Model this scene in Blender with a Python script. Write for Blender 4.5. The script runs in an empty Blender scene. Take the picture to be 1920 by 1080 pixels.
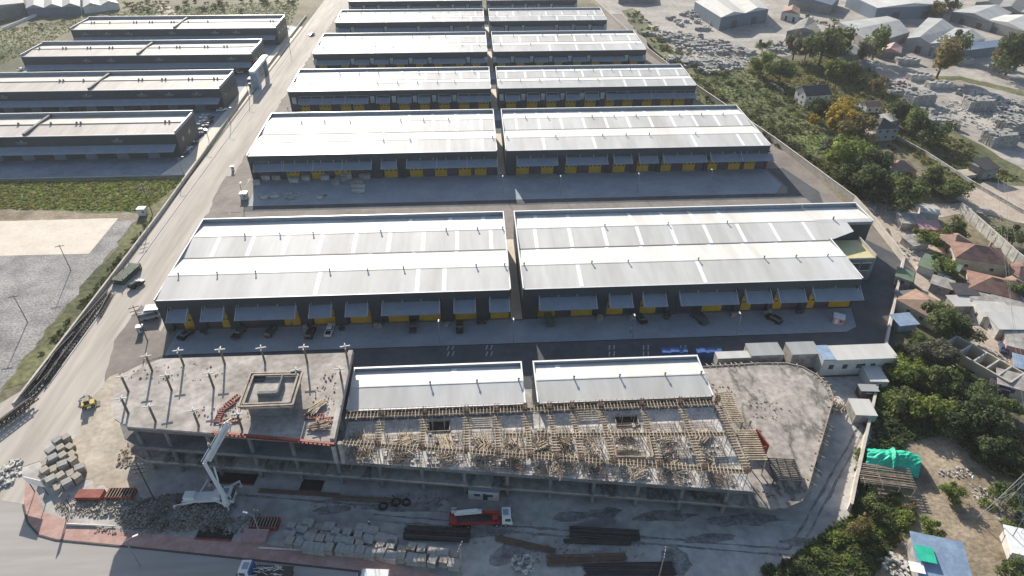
import bpy, math, random
from mathutils import Vector, Matrix
R = random.Random(7)
sc = bpy.context.scene
# ------------------------------------------------------------------ camera, sky, sun, exposure
CF, CH = 1230.0, 110.0                       # focal length in 1920-px units, flying height
Yd = Vector((-90, 886, CF)).normalized()
Xd = Vector((23040, 760, CF)); Xd -= Xd.dot(Yd) * Yd; Xd.normalize()
Zd = Xd.cross(Yd)
if Zd.y < 0: Zd = -Zd
# columns of the camera matrix = camera axes in world space
right = Vector((Xd.x, Yd.x, Zd.x)); up = Vector((Xd.y, Yd.y, Zd.y)); fwd = Vector((Xd.z, Yd.z, Zd.z))
cam = bpy.data.cameras.new('camera'); co = bpy.data.objects.new('camera', cam); sc.collection.objects.link(co)
m = Matrix((right, up, -fwd)).transposed().to_4x4(); m.translation = Vector((0, 0, CH)); co.matrix_world = m
cam.sensor_width = 36; cam.lens = 36 * CF / 1920; cam.clip_end = 6000; cam.clip_start = 1
sc.camera = co
SAZ, SEL = math.radians(14.4), math.radians(24)       # sun: left of straight ahead, low behind the scene
w = bpy.data.worlds.new('World'); sc.world = w; w.use_nodes = True
nt = w.node_tree; bg = nt.nodes['Background']; sky = nt.nodes.new('ShaderNodeTexSky')
sky.sky_type = 'NISHITA'; sky.sun_disc = False; sky.sun_elevation = SEL; sky.sun_rotation = -SAZ
nt.links.new(sky.outputs[0], bg.inputs[0]); bg.inputs[1].default_value = 0.095
sd = Vector((-math.sin(SAZ) * math.cos(SEL), math.cos(SAZ) * math.cos(SEL), math.sin(SEL)))
sl = bpy.data.lights.new('sun', 'SUN'); sl.energy = 5.0; sl.angle = math.radians(.5); sl.color = (1, .93, .82)
so = bpy.data.objects.new('sun', sl); sc.collection.objects.link(so); so.rotation_euler = sd.to_track_quat('Z', 'Y').to_euler()
sc.view_settings.view_transform = 'Standard'; sc.view_settings.look = 'None'; sc.view_settings.exposure = 0.78; sc.view_settings.gamma = 1
# ------------------------------------------------------------------ helpers
def P(px, py, z=0.0):
    c = right * (px - 960) + up * (540 - py) + fwd * CF
    t = (z - CH) / c.z
    return Vector((c.x * t, c.y * t, z))
def ppm(p):                                  # photo pixels per metre at a world point
    return CF / (Vector(p) - Vector((0, 0, CH))).dot(fwd)
def mat(name, c, r=.85, v=.15, s=.4, c2=None, metal=0.0, spec=.3, stretch=(1, 1, 1), fine=6, vf=.1, bump=0.0, wave=None, lo=.35, hi=.65, det=6):
    m = bpy.data.materials.new(name); m.use_nodes = True; t = m.node_tree; n = t.nodes; b = n['Principled BSDF']
    b.inputs['Roughness'].default_value = r; b.inputs['Metallic'].default_value = metal; b.inputs['Specular IOR Level'].default_value = spec
    tc = n.new('ShaderNodeTexCoord'); mp = n.new('ShaderNodeMapping'); mp.inputs['Scale'].default_value = stretch
    t.links.new(tc.outputs['Object'], mp.inputs[0])
    a = n.new('ShaderNodeTexNoise'); a.inputs['Scale'].default_value = s; a.inputs['Detail'].default_value = det; a.inputs['Roughness'].default_value = .6
    t.links.new(mp.outputs[0], a.inputs['Vector'])
    cr = n.new('ShaderNodeValToRGB'); cr.color_ramp.elements[0].position = lo; cr.color_ramp.elements[1].position = hi
    cr.color_ramp.elements[0].color = tuple(x * (1 - v) for x in c) + (1,)
    cr.color_ramp.elements[1].color = (tuple(c2) if c2 else tuple(min(1, x * (1 + v)) for x in c)) + (1,)
    t.links.new(a.outputs['Fac'], cr.inputs[0])
    f = n.new('ShaderNodeTexNoise'); f.inputs['Scale'].default_value = s * fine; f.inputs['Detail'].default_value = 3
    t.links.new(mp.outputs[0], f.inputs['Vector'])
    mr = n.new('ShaderNodeMapRange'); mr.inputs[1].default_value = .3; mr.inputs[2].default_value = .7
    mr.inputs[3].default_value = 1 - vf; mr.inputs[4].default_value = 1 + vf
    t.links.new(f.outputs['Fac'], mr.inputs[0])
    mx = n.new('ShaderNodeVectorMath'); mx.operation = 'SCALE'
    t.links.new(cr.outputs[0], mx.inputs[0]); t.links.new(mr.outputs[0], mx.inputs['Scale'])
    out = mx.outputs[0]
    if wave:                                 # (direction, scale, strength): sheet profile or joints
        wv = n.new('ShaderNodeTexWave'); wv.bands_direction = wave[0]; wv.inputs['Scale'].default_value = wave[1]
        t.links.new(tc.outputs['Object'], wv.inputs['Vector'])
        m2 = n.new('ShaderNodeMapRange'); m2.inputs[3].default_value = 1 - wave[2]; m2.inputs[4].default_value = 1
        t.links.new(wv.outputs['Fac'], m2.inputs[0])
        x2 = n.new('ShaderNodeVectorMath'); x2.operation = 'SCALE'; t.links.new(out, x2.inputs[0]); t.links.new(m2.outputs[0], x2.inputs['Scale']); out = x2.outputs[0]
    t.links.new(out, b.inputs['Base Color'])
    if bump:
        bp = n.new('ShaderNodeBump'); bp.inputs['Strength'].default_value = bump; bp.inputs['Distance'].default_value = .3
        t.links.new(f.outputs['Fac'], bp.inputs['Height']); t.links.new(bp.outputs[0], b.inputs['Normal'])
    return m
class MB:
    def __init__(s): s.v = []; s.f = []
    def add(s, vs, fs):
        k = len(s.v); s.v += [tuple(x) for x in vs]; s.f += [tuple(i + k for i in f) for f in fs]; return s
    def box(s, cx, cy, cz, sx, sy, sz, rz=0.0):          # cz = bottom
        c, n = math.cos(rz), math.sin(rz); vs = []
        for z in (cz, cz + sz):
            for a, b in ((-1, -1), (1, -1), (1, 1), (-1, 1)):
                x, y = a * sx / 2, b * sy / 2; vs.append((cx + x * c - y * n, cy + x * n + y * c, z))
        return s.add(vs, [(3, 2, 1, 0), (4, 5, 6, 7), (0, 1, 5, 4), (1, 2, 6, 5), (2, 3, 7, 6), (3, 0, 4, 7)])
    def aabb(s, x0, x1, y0, y1, z0, z1): return s.box((x0 + x1) / 2, (y0 + y1) / 2, z0, x1 - x0, y1 - y0, z1 - z0)
    def prism(s, poly, z0, z1):
        n = len(poly); vs = [(p[0], p[1], z0) for p in poly] + [(p[0], p[1], z1) for p in poly]
        return s.add(vs, [tuple(range(n - 1, -1, -1)), tuple(range(n, 2 * n))] + [(i, (i + 1) % n, n + (i + 1) % n, n + i) for i in range(n)])
    def beam(s, p, q, wd, h=None):
        p, q = Vector(p), Vector(q); h = h or wd; d = (q - p)
        if d.length < 1e-6: return s
        d.normalize(); sd_ = d.cross(Vector((0, 0, 1)))
        if sd_.length < 1e-3: sd_ = Vector((1, 0, 0))
        sd_.normalize(); u = sd_.cross(d)
        vs = []
        for e in (p, q):
            for a, b in ((-1, -1), (1, -1), (1, 1), (-1, 1)): vs.append(e + sd_ * a * wd / 2 + u * b * h / 2)
        return s.add(vs, [(3, 2, 1, 0), (4, 5, 6, 7), (0, 1, 5, 4), (1, 2, 6, 5), (2, 3, 7, 6), (3, 0, 4, 7)])
    def tube(s, p, q, r, r2=None, n=8):
        p, q = Vector(p), Vector(q); r2 = r if r2 is None else r2; d = (q - p).normalized()
        a = d.cross(Vector((0, 0, 1)));
        if a.length < 1e-3: a = Vector((1, 0, 0))
        a.normalize(); b = a.cross(d); vs = []
        for e, rr in ((p, r), (q, r2)):
            for i in range(n): t = 2 * math.pi * i / n; vs.append(e + a * math.cos(t) * rr + b * math.sin(t) * rr)
        return s.add(vs, [tuple(range(n)), tuple(range(2 * n - 1, n - 1, -1))] + [(i, n + i, n + (i + 1) % n, (i + 1) % n) for i in range(n)])
    def poly(s, pts): return s.add(pts, [tuple(range(len(pts)))])
    def build(s, name, mt, parent=None, world=False):
        me = bpy.data.meshes.new(name); me.from_pydata(s.v, [], s.f); me.update()
        import bmesh
        bm = bmesh.new(); bm.from_mesh(me); bmesh.ops.recalc_face_normals(bm, faces=bm.faces); bm.to_mesh(me); bm.free()
        o = bpy.data.objects.new(name, me); sc.collection.objects.link(o); me.materials.append(mt)
        if parent:
            o.parent = parent
            if world: o.matrix_parent_inverse = Matrix.Translation(-Vector(parent.location))
        return o
def thing(name, label, cat, loc=(0, 0, 0), rz=0.0, group=None):
    o = bpy.data.objects.new(name, None); sc.collection.objects.link(o); o.location = loc; o.rotation_euler = (0, 0, rz)
    o['label'] = label; o['category'] = cat
    if group: o['group'] = group
    return o
def tag(o, label, cat, group=None):
    o['label'] = label; o['category'] = cat
    if group: o['group'] = group
    return o
def dup(o, loc, rz, label, group=None, parent=None, scale=None):
    def rec(src, par):
        c = src.copy(); sc.collection.objects.link(c)
        if par: c.parent = par; c.matrix_parent_inverse = src.matrix_parent_inverse
        for ch in src.children: rec(ch, c)
        return c
    c = rec(o, parent); c.location = loc; c.rotation_euler = (0, 0, rz); c['label'] = label
    if scale: c.scale = scale
    if group: c['group'] = group
    return c
def single(mb, name, mt, label, cat, loc=(0, 0, 0), rz=0.0, group=None):
    o = mb.build(name, mt); o.location = loc; o.rotation_euler = (0, 0, rz); return tag(o, label, cat, group)
class Proto:                                  # first use moves the built thing itself, later uses copy it
    def __init__(s, make): s.make = make; s.o = None
    def put(s, loc, rz, label, group=None, scale=None):
        if s.o is None:
            s.o = s.make(); s.o.location = loc; s.o.rotation_euler = (0, 0, rz); s.o['label'] = label; s.o['_s'] = 1
            if scale: s.o.scale = scale
            if group: s.o['group'] = group
            del s.o['_s']; return s.o
        return dup(s.o, loc, rz, label, group, scale=scale or (1, 1, 1))
def ordw(i): return ['first', 'second', 'third', 'fourth', 'fifth', 'sixth', 'seventh', 'eighth', 'ninth', 'tenth', 'eleventh', 'twelfth', 'thirteenth', 'fourteenth', 'fifteenth', 'sixteenth', 'seventeenth', 'eighteenth', 'nineteenth', 'twentieth'][i]
def inside_poly(w_, x, y):
    r_ = False; j = len(w_) - 1
    for i in range(len(w_)):
        a, b_ = w_[i], w_[j]
        if (a.y > y) != (b_.y > y) and x < (b_.x - a.x) * (y - a.y) / (b_.y - a.y) + a.x: r_ = not r_
        j = i
    return r_
def banded(pts, per=8):
    """order points into rows from the rear to the front; yields (point, row word, place word)"""
    pts = sorted(pts, key=lambda p: -p[1]); out = []
    rows_ = [pts[i:i + per] for i in range(0, len(pts), per)]
    for k, rw in enumerate(rows_):
        rw.sort(key=lambda p: p[0])
        for i, p in enumerate(rw): out.append((p, 'rearmost' if k == 0 else (ordw(k) if k < len(rows_) - 1 else 'front'), ordw(i)))
    return out
# ------------------------------------------------------------------ materials
K = {}
K['field'] = mat('field', (.10, .11, .06), .95, .35, .022, (.22, .185, .12), vf=.35, fine=25, bump=.5)
K['meadow'] = mat('meadow', (.075, .095, .035), .95, .35, .05, (.17, .165, .075), vf=.4, fine=14, bump=.5)
K['lush'] = mat('lush_grass', (.11, .145, .04), .95, .3, .1, (.15, .20, .06), vf=.3, fine=10)
K['drygrass'] = mat('dry_grass', (.17, .15, .07), .95, .3, .1, (.26, .22, .11), vf=.3, fine=10)
K['soil'] = mat('soil', (.22, .175, .12), .95, .3, .12, (.36, .29, .21), vf=.25, fine=10, bump=.4)
K['dust'] = mat('dusty_road', (.42, .375, .325), .9, .14, .12, (.50, .45, .40), stretch=(1, .08, 1), vf=.12, fine=5)
K['sand'] = mat('sand_track', (.42, .365, .29), .95, .2, .15, (.49, .43, .35), vf=.15)
K['pad'] = mat('concrete_pad', (.60, .53, .44), .8, .08, .15, (.64, .57, .48), vf=.06)
K['gravel'] = mat('gravel', (.25, .24, .235), .95, .25, .12, (.35, .335, .32), vf=.35, fine=14, bump=.5)
K['apron'] = mat('apron_concrete', (.255, .28, .31), .8, .1, .1, (.30, .325, .355), vf=.06)
K['lotc'] = mat('lot_paving', (.20, .23, .27), .8, .15, .1, (.26, .29, .33), vf=.1)
K['asphalt'] = mat('asphalt', (.075, .08, .09), .85, .12, .08, (.098, .103, .113), vf=.12, spec=.15)
K['asphdust'] = mat('dusty_asphalt', (.20, .175, .155), .9, .15, .08, (.25, .22, .195), vf=.12)
K['site'] = mat('site_ground', (.33, .315, .29), .9, .2, .07, (.48, .455, .42), vf=.12, fine=8, bump=.2)
K['street'] = mat('street_asphalt', (.33, .305, .285), .85, .08, .12, (.38, .355, .33), stretch=(.1, 1, 1), vf=.08)
K['paver'] = mat('pink_pavers', (.42, .25, .21), .85, .12, .5, (.47, .31, .265), vf=.1)
K['kerb'] = mat('kerb_stone', (.42, .41, .39), .8, .1, .5)
K['yard'] = mat('stone_yard_ground', (.30, .275, .245), .95, .2, .05, (.41, .38, .34), vf=.12, fine=8)
K['lane'] = mat('dirt_lane', (.40, .33, .27), .95, .15, .2, (.48, .41, .34), vf=.15)
K['roof'] = mat('white_sheet_roof', (.58, .56, .525), .6, .06, .12, (.70, .685, .65), spec=.12, stretch=(1.0, .12, 1), vf=.04, wave=('X', 1.2, .05))
K['sky'] = mat('skylight_sheet', (.93, .92, .90), .4, .03, .5, vf=.03)
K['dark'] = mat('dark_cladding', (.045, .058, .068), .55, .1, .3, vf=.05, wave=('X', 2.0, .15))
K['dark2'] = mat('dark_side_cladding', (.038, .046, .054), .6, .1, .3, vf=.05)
K['para'] = mat('parapet_sheet', (.24, .265, .29), .6, .06, .3)
K['cap'] = mat('white_capping', (.80, .79, .77), .4, .04, .5)
K['canopy'] = mat('canopy_sheet', (.27, .31, .36), .3, .08, .4, vf=.05, wave=('X', 1.6, .15))
K['yellow'] = mat('yellow_door_sheet', (.58, .36, .03), .5, .1, .5, wave=('Z', .8, .25))
K['purple'] = mat('dark_door_sheet', (.10, .07, .10), .5, .1, .5, wave=('Z', .8, .25))
K['glass'] = mat('window_glass', (.06, .08, .09), .15, .1, .5, spec=.6)
K['pane'] = mat('glass_painted_reflection', (.38, .42, .40), .25, .2, .3, spec=.5)  # pier windows: bright reflection put into the glass colour
K['wframe'] = mat('white_frame', (.62, .63, .64), .5, .05, 1)
K['grey'] = mat('grey_metal', (.28, .28, .28), .5, .1, 1)
K['darkm'] = mat('dark_steel', (.06, .055, .05), .6, .2, 1)
K['vent'] = mat('vent_metal', (.24, .225, .215), .5, .2, 1)
K['beige'] = mat('weathered_roof', (.42, .375, .33), .7, .1, .1, (.50, .455, .42), stretch=(2, .25, 1), vf=.06)
K['seam'] = mat('roof_seam', (.12, .115, .11), .7, .15, .5)
K['conc'] = mat('raw_concrete', (.31, .28, .25), .9, .25, .12, (.46, .42, .385), vf=.2, fine=7)
K['concg'] = mat('stained_concrete', (.22, .205, .185), .9, .3, .17, (.50, .465, .42), vf=.25, fine=6, lo=.40, hi=.56, det=10)
def veins(name, c, dark):
    m_ = mat(name, c, .9, .12, .12, tuple(x * 1.25 for x in c), vf=.22, fine=8); t = m_.node_tree; n = t.nodes; b = n['Principled BSDF']; src = b.inputs['Base Color'].links[0].from_socket
    tc = n.new('ShaderNodeTexCoord'); mp = n.new('ShaderNodeMapping'); mp.inputs['Rotation'].default_value = (0, 0, .7); mp.inputs['Scale'].default_value = (1, .45, 1); t.links.new(tc.outputs['Object'], mp.inputs[0])
    a = n.new('ShaderNodeTexNoise'); a.inputs['Scale'].default_value = .075; a.inputs['Detail'].default_value = 9; a.inputs['Roughness'].default_value = .62; t.links.new(mp.outputs[0], a.inputs['Vector'])
    r_ = n.new('ShaderNodeValToRGB'); e = r_.color_ramp.elements; e[0].position = .44; e[0].color = (1, 1, 1, 1); e[1].position = .56; e[1].color = (1, 1, 1, 1)
    k = e.new(.5); k.color = (dark, dark, dark, 1); k = e.new(.475); k.color = (.85, .85, .85, 1); k = e.new(.525); k.color = (.85, .85, .85, 1)
    t.links.new(a.outputs['Fac'], r_.inputs[0]); mx = n.new('ShaderNodeVectorMath'); mx.operation = 'MULTIPLY'; t.links.new(src, mx.inputs[0]); t.links.new(r_.outputs[0], mx.inputs[1]); t.links.new(mx.outputs[0], b.inputs['Base Color']); return m_
K['concv'] = veins('veined_concrete', (.31, .28, .25), .36)
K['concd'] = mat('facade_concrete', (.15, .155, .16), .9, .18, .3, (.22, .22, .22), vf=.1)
K['col'] = mat('brown_backlit_column', (.16, .125, .10), .8, .15, 1)  # brownish shafts, with their backlit shade put into the colour
K['precast'] = mat('precast_arm', (.64, .61, .56), .8, .1, 1)
K['timber'] = mat('formwork_timber', (.42, .34, .24), .85, .3, .6, (.58, .49, .37), vf=.2)
K['timber2'] = mat('old_timber', (.30, .24, .18), .9, .25, .6, (.42, .34, .26), vf=.2)
K['rust'] = mat('rusty_rebar', (.17, .115, .085), .8, .2, 1)
K['red'] = mat('red_formwork', (.24, .05, .04), .6, .3, .6, (.33, .09, .06))
K['steel'] = mat('painted_steel', (.36, .32, .27), .6, .1, .6)
K['bsteel'] = mat('brown_steel', (.15, .11, .085), .6, .2, .6, (.30, .25, .20))
K['block'] = mat('concrete_block', (.29, .285, .27), .9, .15, .6, (.38, .37, .35), vf=.1)
K['blockw'] = mat('tan_block', (.33, .30, .25), .9, .15, .6, (.42, .38, .32), vf=.1)
K['slab'] = mat('dusty_slab', (.42, .395, .365), .9, .2, .3, (.60, .57, .53), vf=.25, fine=5)
K['stone'] = mat('pale_stone', (.42, .41, .385), .9, .25, .5, (.58, .56, .52), vf=.2)
K['rubble'] = mat('rubble', (.15, .13, .11), .95, .35, .4, (.32, .28, .24), vf=.25)
K['terra'] = mat('terracotta_tiles', (.235, .135, .105), .85, .2, .4, (.31, .185, .145), wave=('X', 1.5, .2))
K['terra2'] = mat('faded_tiles', (.31, .20, .15), .85, .15, .4, (.37, .25, .19), wave=('X', 1.5, .2))
K['slate'] = mat('dark_roof_tiles', (.07, .065, .07), .8, .15, .4)
K['white'] = mat('white_render', (.55, .53, .49), .85, .1, .4)
K['cream'] = mat('cream_render', (.42, .37, .29), .85, .12, .4)
K['pinkr'] = mat('pink_sheet', (.42, .26, .25), .7, .1, .4)
K['sheet'] = mat('rusty_sheet', (.34, .31, .28), .7, .25, .5, (.50, .47, .43), wave=('X', 1.5, .2))
K['greens'] = mat('green_sheet', (.14, .19, .13), .7, .15, .4)
K['bsheet'] = mat('blue_sheet', (.25, .33, .45), .5, .12, .4, (.32, .42, .55), wave=('X', 1.5, .15))
K['blue'] = mat('blue_plastic', (.04, .10, .28), .5, .1, .6)
K['facb'] = mat('blue_grey_cladding', (.13, .17, .22), .6, .1, .2, wave=('X', 1, .12))
K['facr'] = mat('pale_factory_roof', (.50, .49, .46), .7, .08, .06, (.56, .55, .52), stretch=(1, .3, 1))
K['facg'] = mat('grey_factory_roof', (.30, .31, .31), .8, .12, .06, (.36, .37, .37), stretch=(1, .3, 1))
K['facd'] = mat('old_cement_roof', (.19, .185, .175), .85, .15, .08, (.25, .245, .235))
K['wall'] = mat('boundary_concrete', (.48, .43, .37), .9, .12, .4, (.55, .50, .44))
K['tarp'] = mat('green_tarp', (.02, .40, .25), .55, .15, .5, (.03, .48, .32))
K['yroof'] = mat('pale_yellow_roof', (.56, .52, .28), .7, .05, .5)
K['ybeam'] = mat('yellow_formwork', (.55, .42, .12), .7, .2, .6)
K['leafA'] = mat('leaf_green', (.115, .155, .055), .75, .4, .7, (.22, .26, .095), vf=.25, spec=.2)
K['leafB'] = mat('leaf_dark', (.075, .105, .05), .75, .4, .7, (.15, .19, .08), vf=.25, spec=.2)
K['leafC'] = mat('leaf_bright', (.16, .21, .045), .75, .35, .7, (.28, .34, .09), vf=.25, spec=.2)
K['leafD'] = mat('leaf_yellow', (.32, .22, .03), .75, .4, .7, (.46, .34, .06), vf=.25, spec=.2)
K['leafE'] = mat('leaf_autumn', (.19, .16, .07), .75, .4, .7, (.32, .26, .11), vf=.25, spec=.2)
K['leafF'] = mat('leaf_greyish', (.14, .145, .095), .75, .4, .7, (.24, .235, .17), vf=.25, spec=.2)
K['leafG'] = mat('leaf_mixed', (.085, .11, .035), .75, .4, .12, (.20, .20, .075), vf=.35, spec=.2)
for k in 'ABCDEFG':                              # let some sun through the leaves
    mt = K['leaf' + k]; n = mt.node_tree; b = n.nodes['Principled BSDF']; o_ = n.nodes['Material Output']
    tr = n.nodes.new('ShaderNodeBsdfTranslucent'); mx = n.nodes.new('ShaderNodeMixShader'); mx.inputs[0].default_value = .42
    src = b.inputs['Base Color'].links[0].from_socket; n.links.new(src, tr.inputs[0])
    n.links.new(b.outputs[0], mx.inputs[1]); n.links.new(tr.outputs[0], mx.inputs[2]); n.links.new(mx.outputs[0], o_.inputs[0])
K['bark'] = mat('bark', (.12, .09, .065), .9, .2, 1)
K['skin'] = mat('skin', (.45, .28, .20), .6, .05, 1)
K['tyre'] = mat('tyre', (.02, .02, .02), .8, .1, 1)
K['lampg'] = mat('headlight_glass', (.75, .75, .72), .2, .02, 1)
K['tail'] = mat('tail_light', (.35, .02, .02), .3, .02, 1)
for k, c in dict(black=(.012, .013, .015), white=(.72, .71, .69), silver=(.35, .36, .37), dgrey=(.06, .065, .07), red=(.32, .02, .02), navy=(.03, .06, .12), olive=(.09, .11, .06)).items():
    K['p_' + k] = mat('paint_' + k, c, .25, .04, 1, spec=.5)
# ------------------------------------------------------------------ ground and surfaces
def densify(pts, step, j, rr, closed=True):
    out = []
    n = len(pts)
    for i in range(n if closed else n - 1):
        a, b = Vector(pts[i][:2]), Vector(pts[(i + 1) % n][:2]); k = max(1, int((b - a).length / step))
        for q in range(k):
            p = a.lerp(b, q / k)
            if q and j: p = p + Vector((rr.uniform(-j, j), rr.uniform(-j, j)))
            out.append((p.x, p.y))
    return out
def surf(name, pts, z, mt, px=True, jit=0.0, step=3.0, kind='structure'):
    w_ = [P(*p) for p in pts] if px else [Vector((p[0], p[1], 0)) for p in pts]
    pl = densify(w_, step, jit, random.Random(len(name) * 13 + int(z * 1000))) if jit else [(p.x, p.y) for p in w_]
    from mathutils.geometry import tessellate_polygon
    v3 = [Vector((x, y, z)) for x, y in pl]; tris = tessellate_polygon([v3])
    fs = []
    for t in tris:
        a, b_, c = (v3[i] for i in t); fs.append(tuple(t) if (b_ - a).cross(c - a).z > 0 else tuple(reversed(t)))
    me = bpy.data.meshes.new(name); me.from_pydata([tuple(v) for v in v3], [], fs); me.update()
    o = bpy.data.objects.new(name, me); sc.collection.objects.link(o); me.materials.append(mt); o['kind'] = kind
    return o
surf('ground', [(-1500, -300), (1500, -300), (1500, 2500), (-1500, 2500)], 0, K['field'], px=False)
# left
surf('grass_field', [(-330, 199.5), (-108, 203), (-107, 229), (-330, 231)], .03, K['lush'], px=False, jit=.6)
surf('gravel_yard', [(-420, 100), (-140, 60), (-116, 98), (-112, 125), (-113, 160), (-113, 203), (-420, 202)], .02, K['gravel'], px=False, jit=1.2)
surf('dirt_strip', [(0, 392), (262, 402), (255, 412), (215, 414), (0, 417)], .04, K['soil'], jit=.6)
surf('concrete_pad', [(-40, 416), (222, 409), (167, 476), (-40, 481)], .05, K['pad'])
surf('verge', [(-113, 118), (-106.5, 122), (-106.5, 228), (-113, 205)], .045, K['meadow'], px=False, jit=1.0)
surf('parking_lot', [(-420, 231), (-113, 231), (-113, 448), (-235, 440), (-235, 330), (-420, 330)], .04, K['lotc'], px=False)
surf('pavement', [(-118, 231.5), (-107, 231.5), (-107, 445), (-113, 445), (-113, 250)], .06, K['pad'], px=False)
surf('main_road', [(-106, 40), (-80, 55), (-81, 118), (-83.5, 130), (-83.5, 800), (-106, 800), (-106, 120), (-125, 92), (-160, 60)], .05, K['dust'], px=False)
surf('field_track', [(960 / 3, 12), (1000 / 3, 30), (290, 34), (300, 10)], .04, K['lane'], jit=.8)
# warehouse yards
surf('yard_base', [(-84, 108), (-83.5, 470), (104, 470), (106, 383), (126, 249), (132, 160), (106, 123), (84, 96), (60, 112)], .03, K['asphdust'], px=False)
surf('asphalt_lane', [(-80, 111.5), (-80, 128.5), (109.5, 128.5), (107, 124), (103, 111.5)], .06, K['asphalt'], px=False)
surf('asphalt_lane', [(96, 128.51), (96, 150), (118, 166), (122, 178), (130.5, 162), (109.5, 128.51)], .06, K['asphalt'], px=False)
surf('concrete_apron', [(-79, 128.2), (96, 127.9), (100, 130), (104.5, 145), (104.5, 150), (102.6, 150), (102.6, 138), (-79, 138)], .09, K['apron'], px=False)
surf('asphalt_lane', [(-80, 184), (-80, 205.4), (112, 205.4), (114, 210), (112, 226), (119, 226), (124, 206), (118, 184)], .06, K['asphalt'], px=False)
surf('dust_on_lane', [(-80, 177.6), (-80, 201.6), (117, 201.6), (122, 177.6)], .075, K['asphdust'], px=False)  # sunlit strip of the dusty asphalt, painted paler up to the shadow edge
surf('concrete_apron', [(-79, 205.6), (108, 205.6), (112.5, 212), (111, 226), (-80, 226)], .09, K['apron'], px=False)
for a, b, c_, xr in ((266, 280, 293, 100), (322, 336, 350, 92), (386, 398, 413, 82), (440, 453, 468, 80)):
    surf('asphalt_lane', [(-82, a), (-82, b), (xr + 8, b), (xr + 8, a)], .06, K['asphalt'], px=False)
    surf('concrete_apron', [(-80, b), (-80, c_), (xr + 4, c_), (xr + 6, b)], .08, K['apron'], px=False)
for a, b in ((137.5, 179), (226, 265), (293, 321), (350, 385), (413, 439)):
    surf('alley_paving', [(8.5, a), (11.5, a), (11.5, b), (8.5, b)], .09, K['pad'], px=False)
for i, pts in enumerate(([(265, 572), (300, 600), (305, 668), (250, 690), (196, 716), (214, 640)], [(425, 330), (462, 335), (456, 398), (392, 400), (402, 368)])): surf('dirt_patch', pts, .085, K['asphdust'], jit=.4)
surf('road_margin', [(-91, 178), (-83.6, 178), (-83.6, 470), (-90, 470)], .06, K['asphdust'], px=False, jit=.6)
K['mark'] = mat('worn_marking', (.30, .30, .30), .9, .2, 1)
for px in (843, 915, 1145, 1209, 1279):
    for py in (652, 664):
        q = P(px, py)
        for k in (-.7, .5): surf('road_marking', [(q.x + k, q.y - .9), (q.x + k + .3, q.y - .9), (q.x + k + .8, q.y + .9), (q.x + k + .4, q.y + .9)], .075, K['mark'], px=False)
# construction site and street
surf('site_ground', [(-160, 30), (-114, 88), (-83, 108), (-81, 111.4), (103, 111.4), (70, 73), (60, 62), (40, 50), (0, 30)], .07, K['site'], px=False)
surf('sand_track', [(125, 880), (150, 800), (165, 760), (178, 740), (198, 715), (222, 700), (235, 800), (270, 860), (300, 872), (280, 900), (228, 922), (160, 900)], .095, K['sand'], jit=.8, step=1.5)
surf('pavement', [(48, 905), (70, 925), (81, 960), (141, 981), (243, 999), (480, 1018), (700, 1052), (860, 1085), (1000, 1120), (960, 1130), (700, 1074), (480, 1050), (232, 1024), (106, 1012), (74, 1003), (53, 980), (45, 946)], .13, K['paver'])
surf('street', [(-60, 900), (45, 946), (53, 980), (74, 1003), (106, 1012), (232, 1024), (480, 1050), (700, 1074), (960, 1130), (1150, 1200), (-300, 1200), (-300, 900)], .10, K['street'])
kb = [P(*q) for q in ((45, 946), (53, 980), (74, 1003), (106, 1012), (232, 1024), (480, 1050), (700, 1074), (960, 1130))]
b = MB()
for p, q in zip(kb[:-1], kb[1:]): b.beam((p.x, p.y - .12, .12), (q.x, q.y - .12, .12), .3, .22)
o = b.build('pavement_kerb', K['darkm']); o['kind'] = 'structure'
surf('side_street', [(-120, 880), (-60, 800), (60, 780), (90, 860), (30, 880), (48, 905), (45, 946), (-60, 930)], .115, K['dust'])
K['damp'] = mat('damp_ground', (.17, .165, .155), .8, .3, .5, (.30, .29, .275), vf=.3)
for i, (px, py, a, c) in enumerate(((1075, 968, 4, 1.2), (1135, 962, 4, 1.4), (1245, 968, 6, 1.6), (1400, 975, 8, 1.6), (1265, 1050, 3.5, 3), (620, 958, 4, 1.2), (900, 1000, 7, 1.0), (1330, 1010, 6, 1.2), (1525, 870, 1.4, 3), (1500, 1015, 4, 1), (760, 950, 8, 1.2), (960, 1040, 4, 3.0))):
    q = P(px, py); rg = random.Random(i); surf('damp_ground', [(q.x + math.cos(t * .449) * a * rg.uniform(.6, 1.2), q.y + math.sin(t * .449) * c * rg.uniform(.6, 1.2)) for t in range(14)], .08 + i * .001, K['damp'], px=False, jit=.15, step=.6)
for i, (pa, pc) in enumerate((((700, 965), (1480, 1030)), ((690, 975), (1480, 1042)), ((1480, 1030), (1610, 800)), ((1495, 1040), (1622, 805)), ((420, 925), (840, 962)))):
    a, c = P(*pa), P(*pc); d = (c - a).normalized() * .22; nrm = Vector((-d.y, d.x, 0)); surf('tyre_track', [tuple((a + nrm)[:2]), tuple((c + nrm)[:2]), tuple((c - nrm)[:2]), tuple((a - nrm)[:2])], .092 + i * .0005, K['damp'], px=False, jit=.18, step=2)
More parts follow.
